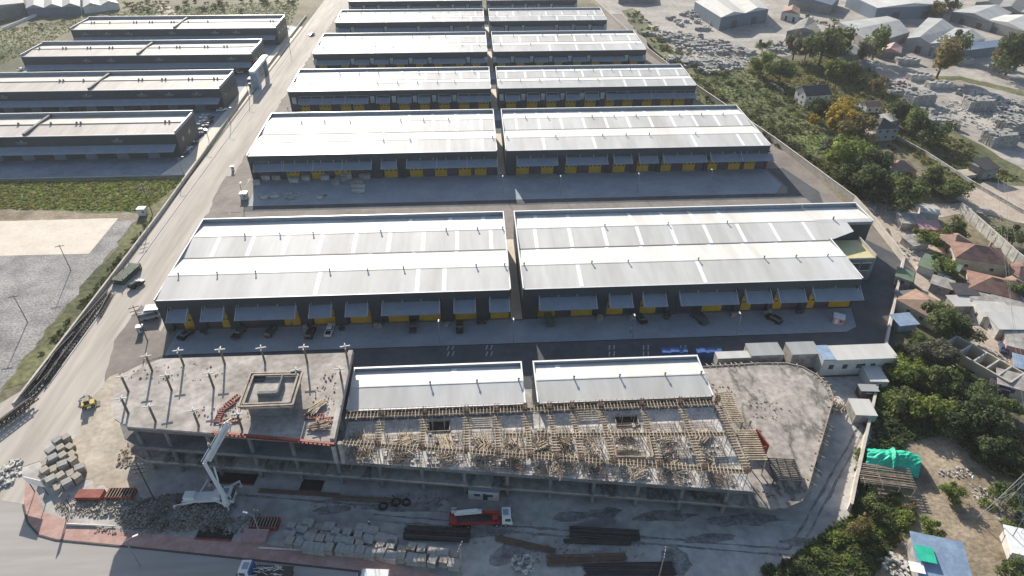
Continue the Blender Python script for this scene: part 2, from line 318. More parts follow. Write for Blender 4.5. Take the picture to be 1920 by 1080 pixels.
# right: wasteland, stone yard, village
surf('stone_yard', [(1205, 95), (1150, 30), (1100, -10), (1960, -10), (1960, 420), (1890, 330), (1800, 262), (1730, 215), (1700, 190), (1600, 120), (1540, 95), (1430, 110), (1330, 135), (1250, 140)], .02, K['yard'], jit=1.5, step=6)
surf('scrub', [(1165, 20), (1185, 15), (1290, 120), (1400, 150), (1400, 180), (1260, 140)], .03, K['meadow'], jit=1.5, step=5)
surf('scrub', [(1725, 152), (1800, 150), (1925, 182), (1925, 172), (1800, 143), (1750, 142)], .03, K['meadow'], jit=1.0, step=4)
surf('meadow', [(1225, 145), (1400, 130), (1540, 100), (1640, 130), (1730, 218), (1820, 262), (1925, 322), (1925, 350), (1850, 342), (1790, 365), (1660, 240), (1640, 260), (1660, 380), (1600, 372), (1450, 262)], .035, K['meadow'], jit=1.5, step=6)
surf('dirt_lane', [(1790, 372), (1850, 340), (1925, 352), (1925, 420), (1840, 400)], .04, K['lane'], jit=.6)
surf('grass_patch', [(1480, 258), (1540, 250), (1570, 262), (1560, 285), (1500, 280)], .045, K['lush'], jit=.8)
surf('grass_patch', [(1580, 150), (1640, 165), (1650, 200), (1600, 190), (1560, 170)], .045, K['drygrass'], jit=1.0)
surf('grass_patch', [(1470, 232), (1530, 228), (1550, 246), (1500, 250)], .042, K['drygrass'], jit=.8)
surf('dirt_lane', [(1660, 395), (1690, 385), (1790, 470), (1730, 480), (1790, 545), (1850, 590), (1880, 640), (1925, 690), (1925, 780), (1850, 700), (1800, 640), (1740, 560), (1690, 500)], .045, K['lane'], jit=.7)
surf('dirt_lane', [(1600, 372), (1680, 385), (1800, 380), (1925, 372), (1925, 400), (1800, 402), (1690, 415), (1660, 430), (1630, 402)], .05, K['lane'], jit=.7)
surf('dirt_yard', [(1700, 780), (1790, 780), (1850, 900), (1925, 985), (1925, 1085), (1660, 1085), (1600, 1040), (1700, 960), (1720, 880), (1690, 830)], .04, K['soil'], jit=1.0)
surf('dirt_yard', [(1560, 1020), (1640, 1000), (1700, 1020), (1700, 1100), (1540, 1100)], .045, K['soil'], jit=1.0)
# ------------------------------------------------------------------ white-roofed warehouses
def gx(px, y):                                # world x of a photo column on the ground line Y=y
    lo, hi = -260.0, 260.0
    for _ in range(40):
        mid = (lo + hi) / 2; d = Vector((mid, y, 3)) - Vector((0, 0, CH))
        if 960 + CF * d.dot(right) / d.dot(fwd) < px: lo = mid
        else: hi = mid
    return lo
def warehouse(label, x0, x1, y0, y1, bays, doors, sky_rows, vents, par=1.3, rp=None, pierpanes=False, low=False, grp='white roofed warehouses in rows'):
    """bays, doors: lists of (xa, xb) in world x along the front."""
    h = 10.0; r = thing('warehouse', label, 'warehouse', ((x0 + x1) / 2, y0, 0), 0, grp); cy = 'wall'
    fy = y0 + (1.0 if bays else 0)
    b = MB(); b.aabb(x0, x1, y0, y0 + .6, 7.9 if bays else 0, h); b.aabb(x0, x0 + .4, y0 + .6, y1, 0, h - .1); b.aabb(x1 - .4, x1, y0 + .6, y1, 0, h - .1)
    b.aabb(x0 + .4, x1 - .4, y1 - .4, y1, 0, h - .1)
    if bays: b.aabb(x0 + .4, x1 - .4, fy, fy + .3, 0, 7.9)
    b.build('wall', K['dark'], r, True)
    n = 2 if (y1 - y0) > 18 else 1; d = (y1 - .4 - y0) / n
    b = MB(); sk = []
    for g in range(n):
        a = y0 + d * g; mid = a + d / 2
        for (ya, za, yb, zb, row) in ((a, h, mid, h + 1.05, 2 * g), (mid, h + 1.05, a + d, h, 2 * g + 1)):
            b.poly([(x0 + .1, ya, za), (x1 - .1, ya, za), (x1 - .1, yb, zb), (x0 + .1, yb, zb)])
            sk.append((ya, za, yb, zb))
    rf = b.build('roof', K['roof'], r, True)
    for row, xs in sky_rows:
        if row >= len(sk): continue
        ya, za, yb, zb = sk[row]
        for x in xs:
            q = MB(); e = .03
            q.poly([(x - .55, ya + (yb - ya) * .04, za + (zb - za) * .04 + e), (x + .55, ya + (yb - ya) * .04, za + (zb - za) * .04 + e), (x + .55, ya + (yb - ya) * .96, za + (zb - za) * .96 + e), (x - .55, ya + (yb - ya) * .96, za + (zb - za) * .96 + e)])
            q.build('skylight', K['sky'], rf)
    if n == 2:
        q = MB(); q.aabb(x0 + .3, x1 - .3, y0 + d - .22, y0 + d + .22, h - .05, h + .12); q.build('gutter', K['seam'], r, True)
    q = MB()
    for g in range(n): q.aabb(x0 + .3, x1 - .3, y0 + d * g + d / 2 - .18, y0 + d * g + d / 2 + .18, h + 1.0, h + 1.09)
    q.build('ridge_cap', K['roof'], r, True)
    # parapets: back full height, sides rising to the back
    q = MB()
    q.aabb(x0 + .12, x1 - .12, y1 - .3, y1 + .05, h - .1, h + par)
    for xa in (x0 - .05, x1 - .2):
        ye = rp if rp and xa > x0 else y1 - .31; ze = h + .35 + (par - .35) * (ye - y0) / (y1 - y0)
        q.add([(xa, y0, h - .2), (xa + .25, y0, h - .2), (xa + .25, ye, h - .2), (xa, ye, h - .2), (xa, y0, h + .35), (xa + .25, y0, h + .35), (xa + .25, ye, ze), (xa, ye, ze)],
              [(3, 2, 1, 0), (4, 5, 6, 7), (0, 1, 5, 4), (1, 2, 6, 5), (2, 3, 7, 6), (3, 0, 4, 7)])
    q.build('parapet', K['para'], r, True)
    q = MB(); q.aabb(x0 - .1, x1 + .1, y1 - .36, y1 + .1, h + par + .01, h + par + .09)
    for xa in (x0 + .07, x1 - .07):
        ye = rp if rp and xa > x0 + 1 else y1 - .37; q.beam((xa, y0 - .05, h + .40), (xa, ye, h + .40 + (par - .35) * (ye - y0) / (y1 - y0)), .3, .07)
    q.aabb(x0 + .3, x1 - .3, y0 - .1, y0 + .1, h + .02, h + .12)
    q.build('capping', K['cap'], r, True)
    for g, x in vents:
        yy = y0 + d * g + d / 2; q = MB(); q.tube((x, yy, h + .9), (x, yy, h + 1.75), .17, n=8); q.tube((x, yy, h + 1.75), (x, yy, h + 1.92), .3, .1, n=8); q.build('vent', K['vent'], r, True)
    # front
    for i, (xa, xb) in enumerate(bays):
        q = MB(); z1, z0 = (6.5, 5.25)
        q.add([(xa, fy - .02, z1), (xb, fy - .02, z1), (xb, y0 - 3.0, z0), (xa, y0 - 3.0, z0), (xa, fy - .02, z1 - .2), (xb, fy - .02, z1 - .2), (xb, y0 - 3.0, z0 - .2), (xa, y0 - 3.0, z0 - .2)],
              [(0, 1, 2, 3), (7, 6, 5, 4), (0, 4, 5, 1), (1, 5, 6, 2), (2, 6, 7, 3), (3, 7, 4, 0)])
        c = q.build('canopy', K['canopy'], r, True)
        if not low:
            k = max(2, int((xb - xa) / 9) + 1)
            for j in range(k):
                x = xa + .2 + (xb - xa - .4) * j / (k - 1); MB().beam((x, fy - .1, 7.7), (x, y0 - 2.9, z0 + .05), .1).build('hanger_rod', K['wframe'], r, True)
            q = MB(); nn = max(1, int((xb - xa) / 4.5)); ww = (xb - xa - .6) / nn
            fr = MB()
            for j in range(nn):
                a = xa + .3 + ww * j; q.aabb(a + .2, a + ww - .2, fy - .05, fy - .01, 6.7, 7.5); fr.aabb(a + .1, a + ww - .1, fy - .07, fy - .02, 7.5, 7.6); fr.aabb(a + .1, a + .2, fy - .07, fy - .02, 6.5, 7.5)
            o = fr.build('window', K['wframe'], r, True); g_ = q.build('pane', K['glass'], o); g_.matrix_parent_inverse = Matrix()
    for xa, xb, c in doors:
        q = MB(); q.aabb(xa, xb, fy - .12, fy - .01, 0.1, 4.9); d_ = q.build('door', K[c], r, True)
        if not low and c == 'yellow':
            q = MB()
            for j in range(3): a = xa + (xb - xa) * (j + .5) / 3; q.aabb(a - .4, a + .4, fy - .17, fy - .125, 2.6, 3.1)
            g_ = q.build('door_window', K['glass'], d_); g_.matrix_parent_inverse = Matrix()
    # piers between bays
    ed = [x0] + [v for p in bays for v in p] + [x1]
    for i in range(0, len(ed), 2):
        a, b_ = ed[i] + .15, ed[i + 1] - .15
        if b_ - a > .6 and bays:
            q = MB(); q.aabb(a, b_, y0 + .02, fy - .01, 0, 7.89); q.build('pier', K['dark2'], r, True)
            if pierpanes and b_ - a < 9:
                q = MB(); q.aabb((a + b_) / 2 - .9, (a + b_) / 2 + .9, y0 - .06, y0 + .01, 4.4, 7.4); q.build('stair_window', K['pane'], r, True)
    return r
def rng(a, b, n): return [a + (b - a) * i / (n - 1) for i in range(n)]
def bx(lst, y): return [(gx(a, y), gx(b, y)) for a, b in lst]
def dx(lst, y, c='yellow'): return [(gx(a, y), gx(b, y), c) for a, b in lst]
def fill_dark(doors, bays):                   # dark sectional doors beside the yellow ones
    out = list(doors)
    for a, b in bays:
        x = a + .3
        ds = sorted([d for d in doors if d[0] < b and d[1] > a]); cur = a + .2
        for d in ds + [(b, b, '')]:
            if d[0] - cur > 3.2: out.append((cur + .3, min(d[0] - .3, cur + 4.8), 'purple'))
            cur = d[1]
    return out
# row 1 (nearest full row)
Y = 137.8
bl = bx([(322, 361), (385, 428), (448, 561), (584, 627), (651, 694), (718, 827), (851, 893), (917, 956)], Y)
dl = dx([(340, 366), (412, 438), (530, 568), (586, 634), (655, 694), (727, 765), (785, 826), (853, 893), (920, 958)], Y)
warehouse('widest white roofed warehouse left of the alley, with parked cars in front of it', -82, 8.3, Y, 177.2, bl, fill_dark(dl, bl),
          [(2, rng(-74, 4, 9)), (0, [-42, -16, -9]), (1, [-30, -18, -6]), (3, [-20, -8, 2])], [(0, x) for x in (-79, -69, -59, -39.6, -29.6, -20, -0.5, 8 - .8)] + [(1, x) for x in (-67, -57, -47.5, -28, -9, 0.2, 7.6)])
br = bx([(1009, 1117), (1139, 1183), (1201, 1246), (1269, 1377), (1391, 1440), (1451, 1502), (1516, 1606)], Y)
dr = dx([(1009, 1042), (1072, 1112), (1139, 1170), (1200, 1232), (1320, 1357), (1383, 1412), (1446, 1470), (1504, 1532), (1560, 1600)], Y)
warehouse('white roofed warehouse right of the alley, beside the yellow roofed office', 11.5, 102.5, Y, 177.2, br, fill_dark(dr, br),
          [(2, rng(17, 98, 9)), (3, [18, 28, 47, 57, 66, 75]), (0, [27, 60]), (1, rng(17, 96, 9))], [(0, x) for x in (12.5, 31, 41, 60.5, 79, 88, 97)] + [(1, x) for x in (38, 57, 75)], rp=157.4)
# the narrower back half that reaches further right, and the office with the pale yellow roof
def annex():
    r = thing('warehouse_annex', 'rear extension of the white warehouse reaching right to the boundary lane', 'warehouse', (111, 166, 0))
    b = MB(); b.aabb(102.6, 119.5, 166, 177.2, 0, 10); b.aabb(102.6, 111.5, 161.4, 165.99, 0, 10); b.build('wall', K['dark'], r, True)
    b = MB(); b.poly([(102.2, 166, 10.87), (119.6, 166, 10.87), (119.6, 167.6, 11.07), (102.2, 167.6, 11.07)]); b.poly([(102.4, 158, 10.07), (104, 158, 10.07), (111.6, 161.4, 10.41), (111.6, 166, 10.86), (102.4, 166, 10.86)]); b.poly([(102.2, 167.61, 11.07), (119.6, 167.61, 11.07), (119.6, 176.8, 10.07), (102.2, 176.8, 10.07)]); b.build('roof', K['roof'], r, True)
    b = MB(); b.aabb(102.6, 119.7, 176.9, 177.25, 10, 11.3); b.aabb(119.5, 119.8, 166, 176.89, 9.8, 11.2); b.aabb(111.62, 119.49, 165.8, 165.98, 10.01, 10.8); b.build('parapet', K['para'], r, True)
    b = MB(); b.aabb(102.6, 119.9, 176.85, 177.3, 11.31, 11.39); b.aabb(119.48, 119.82, 165.9, 176.8, 11.21, 11.29); b.build('capping', K['cap'], r, True)
    b = MB(); b.tube((108, 167.6, 10.9), (108, 167.6, 12.0), .25); b.build('vent', K['vent'], r, True)
annex()
def office():
    r = thing('office_block', 'low office block with pale yellow flat roof in the notch of the warehouse', 'office building', (108.5, 152, 0))
    b = MB(); b.aabb(102.7, 114, 151, 161.3, 0, 7.4); b.build('wall', K['concd'], r, True)
    b = MB(); b.aabb(104, 113.7, 151.3, 161.2, 7.42, 7.5); b.build('roof', K['yroof'], r, True)
    b = MB(); b.aabb(103.6, 114, 151.0, 151.25, 7.42, 7.8); b.aabb(113.75, 114, 151.26, 161.3, 7.42, 8.6); b.aabb(103.6, 103.9, 151.26, 161.3, 7.42, 9.6); b.build('parapet', K['wall'], r, True)
    for i in range(3):
        b = MB(); b.aabb(103.8 + i * 3.3, 106.3 + i * 3.3, 150.9, 150.99, 3.6, 6.0); o = b.build('window', K['glass'], r, True)
        b = MB(); b.aabb(103.6 + i * 3.3, 106.5 + i * 3.3, 150.86, 150.98, 6.01, 6.2); b.aabb(103.6 + i * 3.3, 106.5 + i * 3.3, 150.86, 150.98, 3.4, 3.59); q = b.build('frame', K['wframe'], o); q.matrix_parent_inverse = Matrix()
office()
Y = 224.8
bl = bx([(480, 700), (716, 746), (763, 933)], Y); dl = dx([(536, 560), (583, 607), (627, 657), (720, 745), (768, 792), (815, 838), (860, 883), (890, 912)], Y)
warehouse('second row white warehouse left of the alley, building materials stacked in its yard', -82, 8.3, Y, 263.8, bl, fill_dark(dl, bl),
          [(2, rng(-35, 3, 5)), (0, rng(-22, 3, 3)), (3, rng(-26, 2, 4))], [(1, x) for x in (-68, -59, -49, -29, -20, -10)] + [(0, x) for x in (-34, -24, 7)])
br = bx([(968, 1045), (1060, 1138), (1148, 1183), (1195, 1231), (1240, 1321), (1328, 1444)], Y)
dr = dx([(968, 992), (1015, 1038), (1060, 1082), (1105, 1128), (1150, 1173), (1195, 1217), (1240, 1260), (1282, 1305), (1327, 1347), (1368, 1390), (1398, 1418)], Y)
warehouse('second row white warehouse right of the alley facing an empty concrete apron', 11.5, 111, Y, 263.8, br, fill_dark(dr, br),
          [(2, rng(17, 107, 11)), (3, rng(17, 107, 11)), (0, [26, 45, 83, 101, 108])], [(1, x) for x in (21, 30, 48, 57, 66, 84, 93, 102)] + [(0, x) for x in (12.5, 31, 49, 58, 67, 85)])
Y = 292.8
bl = bx([(563, 693), (707, 733), (747, 773), (785, 808), (822, 847), (858, 921)], Y); dl = dx([(562, 580), (598, 620), (638, 657), (662, 682), (712, 730), (748, 768), (787, 805), (823, 843), (860, 880), (897, 917)], Y)
warehouse('third row white warehouse left of the alley', -82, 8.3, Y, 320.5, bl, fill_dark(dl, bl), [(2, rng(-30, 3, 5)), (3, rng(-50, 0, 4))], [(1, x) for x in (-62, -53, -44, -25, -16, -8, 1)] + [(0, x) for x in (-43, -34, -25, -16, -8)], pierpanes=True)
br = bx([(947, 975), (987, 1012), (1023, 1048), (1060, 1087), (1095, 1122), (1135, 1302)], Y); dr = dx([(949, 968), (988, 1008), (1025, 1043), (1060, 1080), (1096, 1117), (1134, 1152), (1168, 1187), (1205, 1223), (1240, 1260), (1265, 1285)], Y)
warehouse('third row white warehouse right of the alley', 11.5, 102.5, Y, 320.5, br, fill_dark(dr, br), [(2, rng(16, 98, 10)), (0, rng(70, 98, 4)), (3, rng(20, 90, 6))], [(1, x) for x in rng(40, 85, 6)] + [(0, x) for x in rng(13, 58, 6)], pierpanes=True)
def auto_row(label, x0, x1, y0, y1, n, rr, dc):
    wd = (x1 - x0) / n; bays = [(x0 + i * wd + 1.2, x0 + (i + 1) * wd - 1.4) for i in range(n)]
    mg = []; i = 0
    while i < n:
        if i + 1 < n and rr.random() < .3: mg.append((bays[i][0], bays[i + 1][1])); i += 2
        else: mg.append(bays[i]); i += 1
    doors = []
    for a, b in mg:
        if b - a > 10: doors += [(a + .8, a + 4.8, dc), (b - 5.2, b - 1.2, dc)]
        else: doors.append((a + 1, a + 5, dc))
    d = (y1 - y0) / 2
    warehouse(label, x0, x1, y0, y1, mg, doors, [(2, rng(x0 + 5, x1 - 5, n)), (0, rng(x0 + 30, x1 - 8, 4))], [(rr.randint(0, 1), x0 + 4 + k * (x1 - x0 - 8) / 9) for k in range(10)], pierpanes=True, low=True)
rr = random.Random(3)
auto_row('fourth row white warehouse left of the alley', -81.5, 8.3, 349.8, 384, 9, rr, 'yellow')
auto_row('fourth row white warehouse right of the alley', 11.5, 92.3, 349.8, 384, 8, rr, 'yellow')
auto_row('fifth row white warehouse left of the alley', -80, 8.3, 412.5, 438.5, 9, rr, 'purple')
auto_row('fifth row white warehouse right of the alley', 11.5, 82.5, 412.5, 438.5, 7, rr, 'purple')
auto_row('sixth row white warehouse left of the alley, at the top edge', -80, 8.3, 467, 496, 9, rr, 'purple')
auto_row('sixth row white warehouse right of the alley, at the top edge', 11.5, 72, 467, 496, 7, rr, 'yellow')
# row 0: the two low-depth halls behind the unfinished building
warehouse('small white roofed hall between the raised concrete deck and the narrow gap', -28, 9, 97, 109.2, [], [], [(1, [-6])], [(0, x) for x in (-11, -1, 8)], par=.8)
warehouse('small white roofed hall behind the timber formwork, right of the narrow gap', 11.6, 49, 97, 109.2, [], [], [(1, [17])], [(0, x) for x in (20, 30, 40, 48)], par=.8)
# ------------------------------------------------------------------ dark warehouses on the left
def dark_wh(label, x0, x1, y0, y1, rr):
    h = 9.6; r = thing('warehouse', label, 'warehouse', ((x0 + x1) / 2, y0, 0), 0, 'dark clad warehouses left of the road')
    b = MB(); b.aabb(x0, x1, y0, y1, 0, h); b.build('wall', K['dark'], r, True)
    mid = (y0 + y1) / 2
    b = MB(); b.poly([(x0 + .3, y0 + .3, h + .05), (x1 - .3, y0 + .3, h + .05), (x1 - .3, mid, h + .75), (x0 + .3, mid, h + .75)]); b.poly([(x0 + .3, mid, h + .75), (x1 - .3, mid, h + .75), (x1 - .3, y1 - .3, h + .05), (x0 + .3, y1 - .3, h + .05)])
    rf = b.build('roof', K['beige'], r, True)
    b = MB(); b.aabb(x0 + .3, x1 - .3, mid - .3, mid + .3, h + .7, h + .95); b.build('ridge_cap', K['seam'], r, True)
    xm = x0 + (x1 - x0) * .5; b = MB(); b.aabb(xm - .5, xm + .5, y0 + .3, y1 - .3, h + .2, h + 1.25); b.build('fire_wall', K['seam'], r, True)
    b = MB(); b.aabb(x0, x1, y1 - .29, y1, h + .01, h + 1.6); b.aabb(x0, x0 + .3, y0, y1 - .3, h + .01, h + 1.2); b.aabb(x1 - .3, x1, y0, y1 - .3, h + .01, h + 1.2); b.build('parapet', K['para'], r, True)
    b = MB(); b.aabb(x0 - .1, x1 + .1, y1 - .4, y1 + .1, h + 1.61, h + 1.75); b.aabb(x0 - .1, x0 + .35, y0 - .1, y1 - .41, h + 1.21, h + 1.33); b.aabb(x1 - .35, x1 + .1, y0 - .1, y1 - .41, h + 1.21, h + 1.33); b.aabb(x0 + .36, x1 - .36, y0 - .1, y0 + .25, h + .1, h + .3)
    b.build('capping', K['cap'], r, True)
    b = MB(); b.add([(x0 + 1, y0 - .01, 5.6), (x1 - 1, y0 - .01, 5.6), (x1 - 1, y0 - 4.2, 4.3), (x0 + 1, y0 - 4.2, 4.3), (x0 + 1, y0 - .01, 5.3), (x1 - 1, y0 - .01, 5.3), (x1 - 1, y0 - 4.2, 4.0), (x0 + 1, y0 - 4.2, 4.0)], [(0, 1, 2, 3), (7, 6, 5, 4), (0, 4, 5, 1), (1, 5, 6, 2), (2, 6, 7, 3), (3, 7, 4, 0)])
    b.build('canopy', K['canopy'], r, True)
    for i in range(10):
        x = x0 + (x1 - x0) * (i + .5) / 10 + rr.uniform(-2, 2)
        if rr.random() < .75:
            for k in range(rr.choice((1, 2, 2))):
                b = MB(); b.box(x + k * 1.6, mid + .1, h + .96, .6, .6, .5); b.tube((x + k * 1.6, mid + .1, h + 1.47), (x + k * 1.6, mid + .1, h + 1.8), .35, .2); b.build('vent', K['vent'], r, True)
    for i in range(9):
        x = x0 + (x1 - x0) * (i + .6) / 9.5
        if rr.random() < .6:
            b = MB(); b.aabb(x - 2.2, x + 2.2, y0 - .06, y0 - .01, 7.3, 7.5); b.aabb(x - 1.6, x + 1.8, y0 - .06, y0 - .01, 6.8, 6.95); b.box(x, y0 - .03, 7.7, .8, .05, .5); b.build('sign', K['para'], r, True)
        b = MB(); b.aabb(x - 2.2, x + 2.2, y0 - .09, y0 - .01, 0, 3.9); b.build('door', K['facb'], r, True)
    for i in range(3):
        y = y0 + 4 + i * 7; b = MB(); b.aabb(x1 + .01, x1 + .06, y, y + 2.2, 5, 6.6); b.build('window', K['glass'], r, True)
rr = random.Random(5)
dark_wh('nearest dark warehouse with a beige roof, beside the grass strip and paved lot', -228, -115, 247.5, 268.5, rr)
dark_wh('second dark warehouse with a beige roof, cars parked at its right end', -228, -113.5, 299.4, 322, rr)
dark_wh('third dark warehouse with a beige roof, behind the gatehouse', -228, -113, 352.4, 374.5, rr)
dark_wh('farthest and narrowest dark warehouse with a beige roof, at the field edge', -228, -112.5, 404, 428, rr)
# ------------------------------------------------------------------ unfinished building in front
Z1, Z2, Z3 = 13.6, 8.0, 3.7
def fe(x): return 85.6 - .147 * (x + 28)      # the facade line
def arc(cx, cy, r, a0, a1, n=8): return [(cx + r * math.cos(math.radians(a0 + (a1 - a0) * i / n)), cy + r * math.sin(math.radians(a0 + (a1 - a0) * i / n))) for i in range(n + 1)]
ub = thing('unfinished_building', 'long unfinished concrete building with rounded ends and open floors', 'building', (0, 85, 0))
left_end = [(-68.6, fe(-68.6) + .1)] + [(-72.2, 94.0), (-74.6, 97.8), (-75.2, 101), (-74.2, 106), (-72.2, 109.6), (-69.6, 111.4)]
top_poly = left_end[::-1] + [(-28, fe(-28)), (-28, 111.2)]
right_arc = [(57.5, 73.6), (60.3, 74.6), (62.6, 77.2), (64.5, 80)] + [(79.0, 101.0), (79.6, 104.5), (78.6, 108.5), (76.2, 111.6), (73, 113), (68, 113.3), (50, 112.6)]
def b_poly(x0, x1, yb):
    return [(x0, fe(x0)), (x1, fe(x1)), (x1, yb), (x0, yb)]
b = MB(); b.prism(top_poly, Z1 - .45, Z1); b.build('deck_slab', K['conc'], ub, True)
mid_poly = left_end[::-1] + [(-28, fe(-28)), (50, fe(50)), (49, 96.6), (-28, 96.6), (-28, 111.2)]
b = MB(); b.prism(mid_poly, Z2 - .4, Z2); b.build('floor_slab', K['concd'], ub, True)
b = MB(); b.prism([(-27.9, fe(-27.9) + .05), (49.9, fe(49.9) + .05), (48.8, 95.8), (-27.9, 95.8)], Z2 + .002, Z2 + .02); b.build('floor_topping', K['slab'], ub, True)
lo_poly = left_end[::-1] + [(-28, fe(-28)), (50, fe(50)), (54, 73.4)] + right_arc + [(50, 96.6), (-28, 96.6), (-28, 111.2)]
b = MB(); b.prism(lo_poly, Z3 - .4, Z3); b.build('floor_slab', K['concv'], ub, True)
b = MB()                                      # down-stand edge beams, set just under the slab edges
def edge(b, pts, z0, z1, t=.35):
    for p, q in zip(pts[:-1], pts[1:]): b.beam((p[0], p[1], (z0 + z1) / 2), (q[0], q[1], (z0 + z1) / 2), t, z1 - z0)
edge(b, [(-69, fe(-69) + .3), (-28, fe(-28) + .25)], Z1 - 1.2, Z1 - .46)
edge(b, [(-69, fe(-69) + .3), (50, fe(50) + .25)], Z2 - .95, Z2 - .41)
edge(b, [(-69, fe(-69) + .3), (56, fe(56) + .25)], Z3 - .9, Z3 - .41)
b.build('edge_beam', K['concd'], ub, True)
b = MB(); b.prism([(-29.0, fe(-29) + .02), (-28.05, fe(-28) + .02), (-28.05, 111), (-29.0, 111)], Z1 + .003, Z1 + .9); b.build('side_upstand', K['conc'], ub, True)
b = MB(); b.aabb(-69, -28.5, 110.6, 110.9, 0, Z1 - .46); b.build('rear_wall', K['concd'], ub, True)
b = MB(); b.aabb(-27.9, 49.8, 95.9, 96.4, 0, Z2 - .41); b.build('rear_wall', K['concd'], ub, True)
xs = [-68] + [-62 + 8.3 * i for i in range(14)]
for i, x in enumerate(xs):
    top = Z1 - .46 if x < -28 else (Z2 - .41 if x < 50 else Z3 - .41)
    for dy in (.9, 8):
        for z0_, z1_ in ((0, Z3 - .41), (Z3, Z2 - .41), (Z2, Z1 - .46)):
            if z1_ <= top + .01:
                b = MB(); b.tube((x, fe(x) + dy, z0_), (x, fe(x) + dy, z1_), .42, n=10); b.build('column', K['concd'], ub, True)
for x in (-28.6, -27.2):
    b = MB(); b.tube((x, fe(x) - .1, Z2), (x, fe(x) - .1, Z1), .45, n=10); b.build('column', K['conc'], ub, True)
for x, y in ((76, 108), (73.5, 98), (68, 90), (63, 82), (70, 111)):
    b = MB(); b.tube((x, y, 0), (x, y, Z3 - .41), .4, n=8); b.build('column', K['concd'], ub, True)
# inner walls added close behind the facade so its openings look dark
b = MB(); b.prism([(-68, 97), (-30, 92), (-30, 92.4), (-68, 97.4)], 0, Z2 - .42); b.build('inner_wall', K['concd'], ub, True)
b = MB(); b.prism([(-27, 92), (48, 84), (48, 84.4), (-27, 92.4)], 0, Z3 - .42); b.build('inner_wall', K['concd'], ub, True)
# precast columns with cross heads on the raised deck
def mk_col():
    o = thing('cross_head_column', '', 'column'); MB().tube((0, 0, 0), (0, 0, 4.1), .24, .22, n=8).build('shaft', K['col'], o)
    b = MB(); b.beam((-1.05, -.2, 4.25), (1.05, .2, 4.25), .22, .2); b.beam((-.22, .95, 4.2501), (.22, -.95, 4.2501), .2, .19); b.build('cross_arm', K['precast'], o)
    MB().tube((0, 0, 4.0), (0, 0, 4.7), .1, n=6).build('dowel', K['precast'], o); return o
cp = Proto(mk_col)
rows = [('back edge', [(344.6, 685), (421.7, 683), (497, 680), (576, 678.6), (652, 677)]),
        ('second', [(285.5, 695.5)]), ('third', [(241, 734.6), (322, 732), (401, 728), (562, 722), (642, 720)]),
        ('front', [(241, 775.5), (292, 790.6), (372.7, 798), (454, 805)])]
nm = {'back edge': ['first', 'second', 'third', 'fourth', 'fifth']}
lab = [['cross-headed column at the back edge of the deck, %s from the left' % ordw(i) for i in range(5)],
       ['cross-headed column alone at the curved back left corner of the deck'],
       ['cross-headed column on the left rim of the deck, rear of the pair', 'cross-headed column in the middle row, second from the left', 'cross-headed column in the middle row, third from the left', 'cross-headed column mostly hidden behind the steel framed penthouse', 'cross-headed column at the right edge of the raised deck'],
       ['cross-headed column on the left rim of the deck, front of the pair', 'cross-headed column near the front left edge of the deck', 'cross-headed column near the front edge, left of the pump boom', 'cross-headed column standing between pump boom and penthouse']]
for (n_, pts), ll in zip(rows, lab):
    for p, l in zip(pts, ll): cp.put(P(*p, Z1), R.uniform(-.15, .15), l, 'cross-headed columns on the raised deck')
# penthouse: block with a steel frame round its roof
c4 = [P(x, y, 17.6) for x, y in ((447, 762), (548.5, 758), (566.7, 697), (470, 699))]
ph = thing('stair_penthouse', 'concrete stair core on the deck topped by a brown steel roof frame', 'penthouse', (c4[0].x, c4[0].y, Z1))
cx_, cy_ = sum(p.x for p in c4) / 4, sum(p.y for p in c4) / 4
def shr(p, k): return (cx_ + (p.x - cx_) * k, cy_ + (p.y - cy_) * k)
MB().prism([shr(p, .78) for p in c4], Z1 + .003, 16.6).build('core_wall', K['concd'], ph, True)
MB().prism([shr(p, .98) for p in c4], 16.61, 16.9).build('roof_slab', K['conc'], ph, True)
b = MB()
for k in (1.0, .86):
    for i in range(4): p, q = shr(c4[i], k), shr(c4[(i + 1) % 4], k); b.beam((*p, 17.45), (*q, 17.45 + .003 * i), .38, .4)
for i in range(4): p = shr(c4[i], .93); b.beam((*p, 16.91), (*p, 17.4), .35)
b.build('steel_frame', K['bsteel'], ph, True)
x_, y_ = P(503, 745, 16.5)[:2]
b = MB(); b.aabb(x_ - 1.8, x_ + 2.0, y_ - .4, y_ + .3, 16.91, 18.0); b.aabb(x_ + 2.0, x_ + 2.3, y_ - .4, y_ + 4.6, 16.91, 18.3); b.build('shaft_wall', K['concd'], ph, True)
b = MB(); x_, y_ = P(485, 714, 16.5)[:2]; b.aabb(x_ - 1.6, x_ + 1.4, y_ - .7, y_ - .3, 16.92, 17.1); b.aabb(x_ - 1.6, x_ + 1.4, y_ + .2, y_ + .6, 16.92, 17.1); b.build('roof_opening', K['darkm'], ph, True)
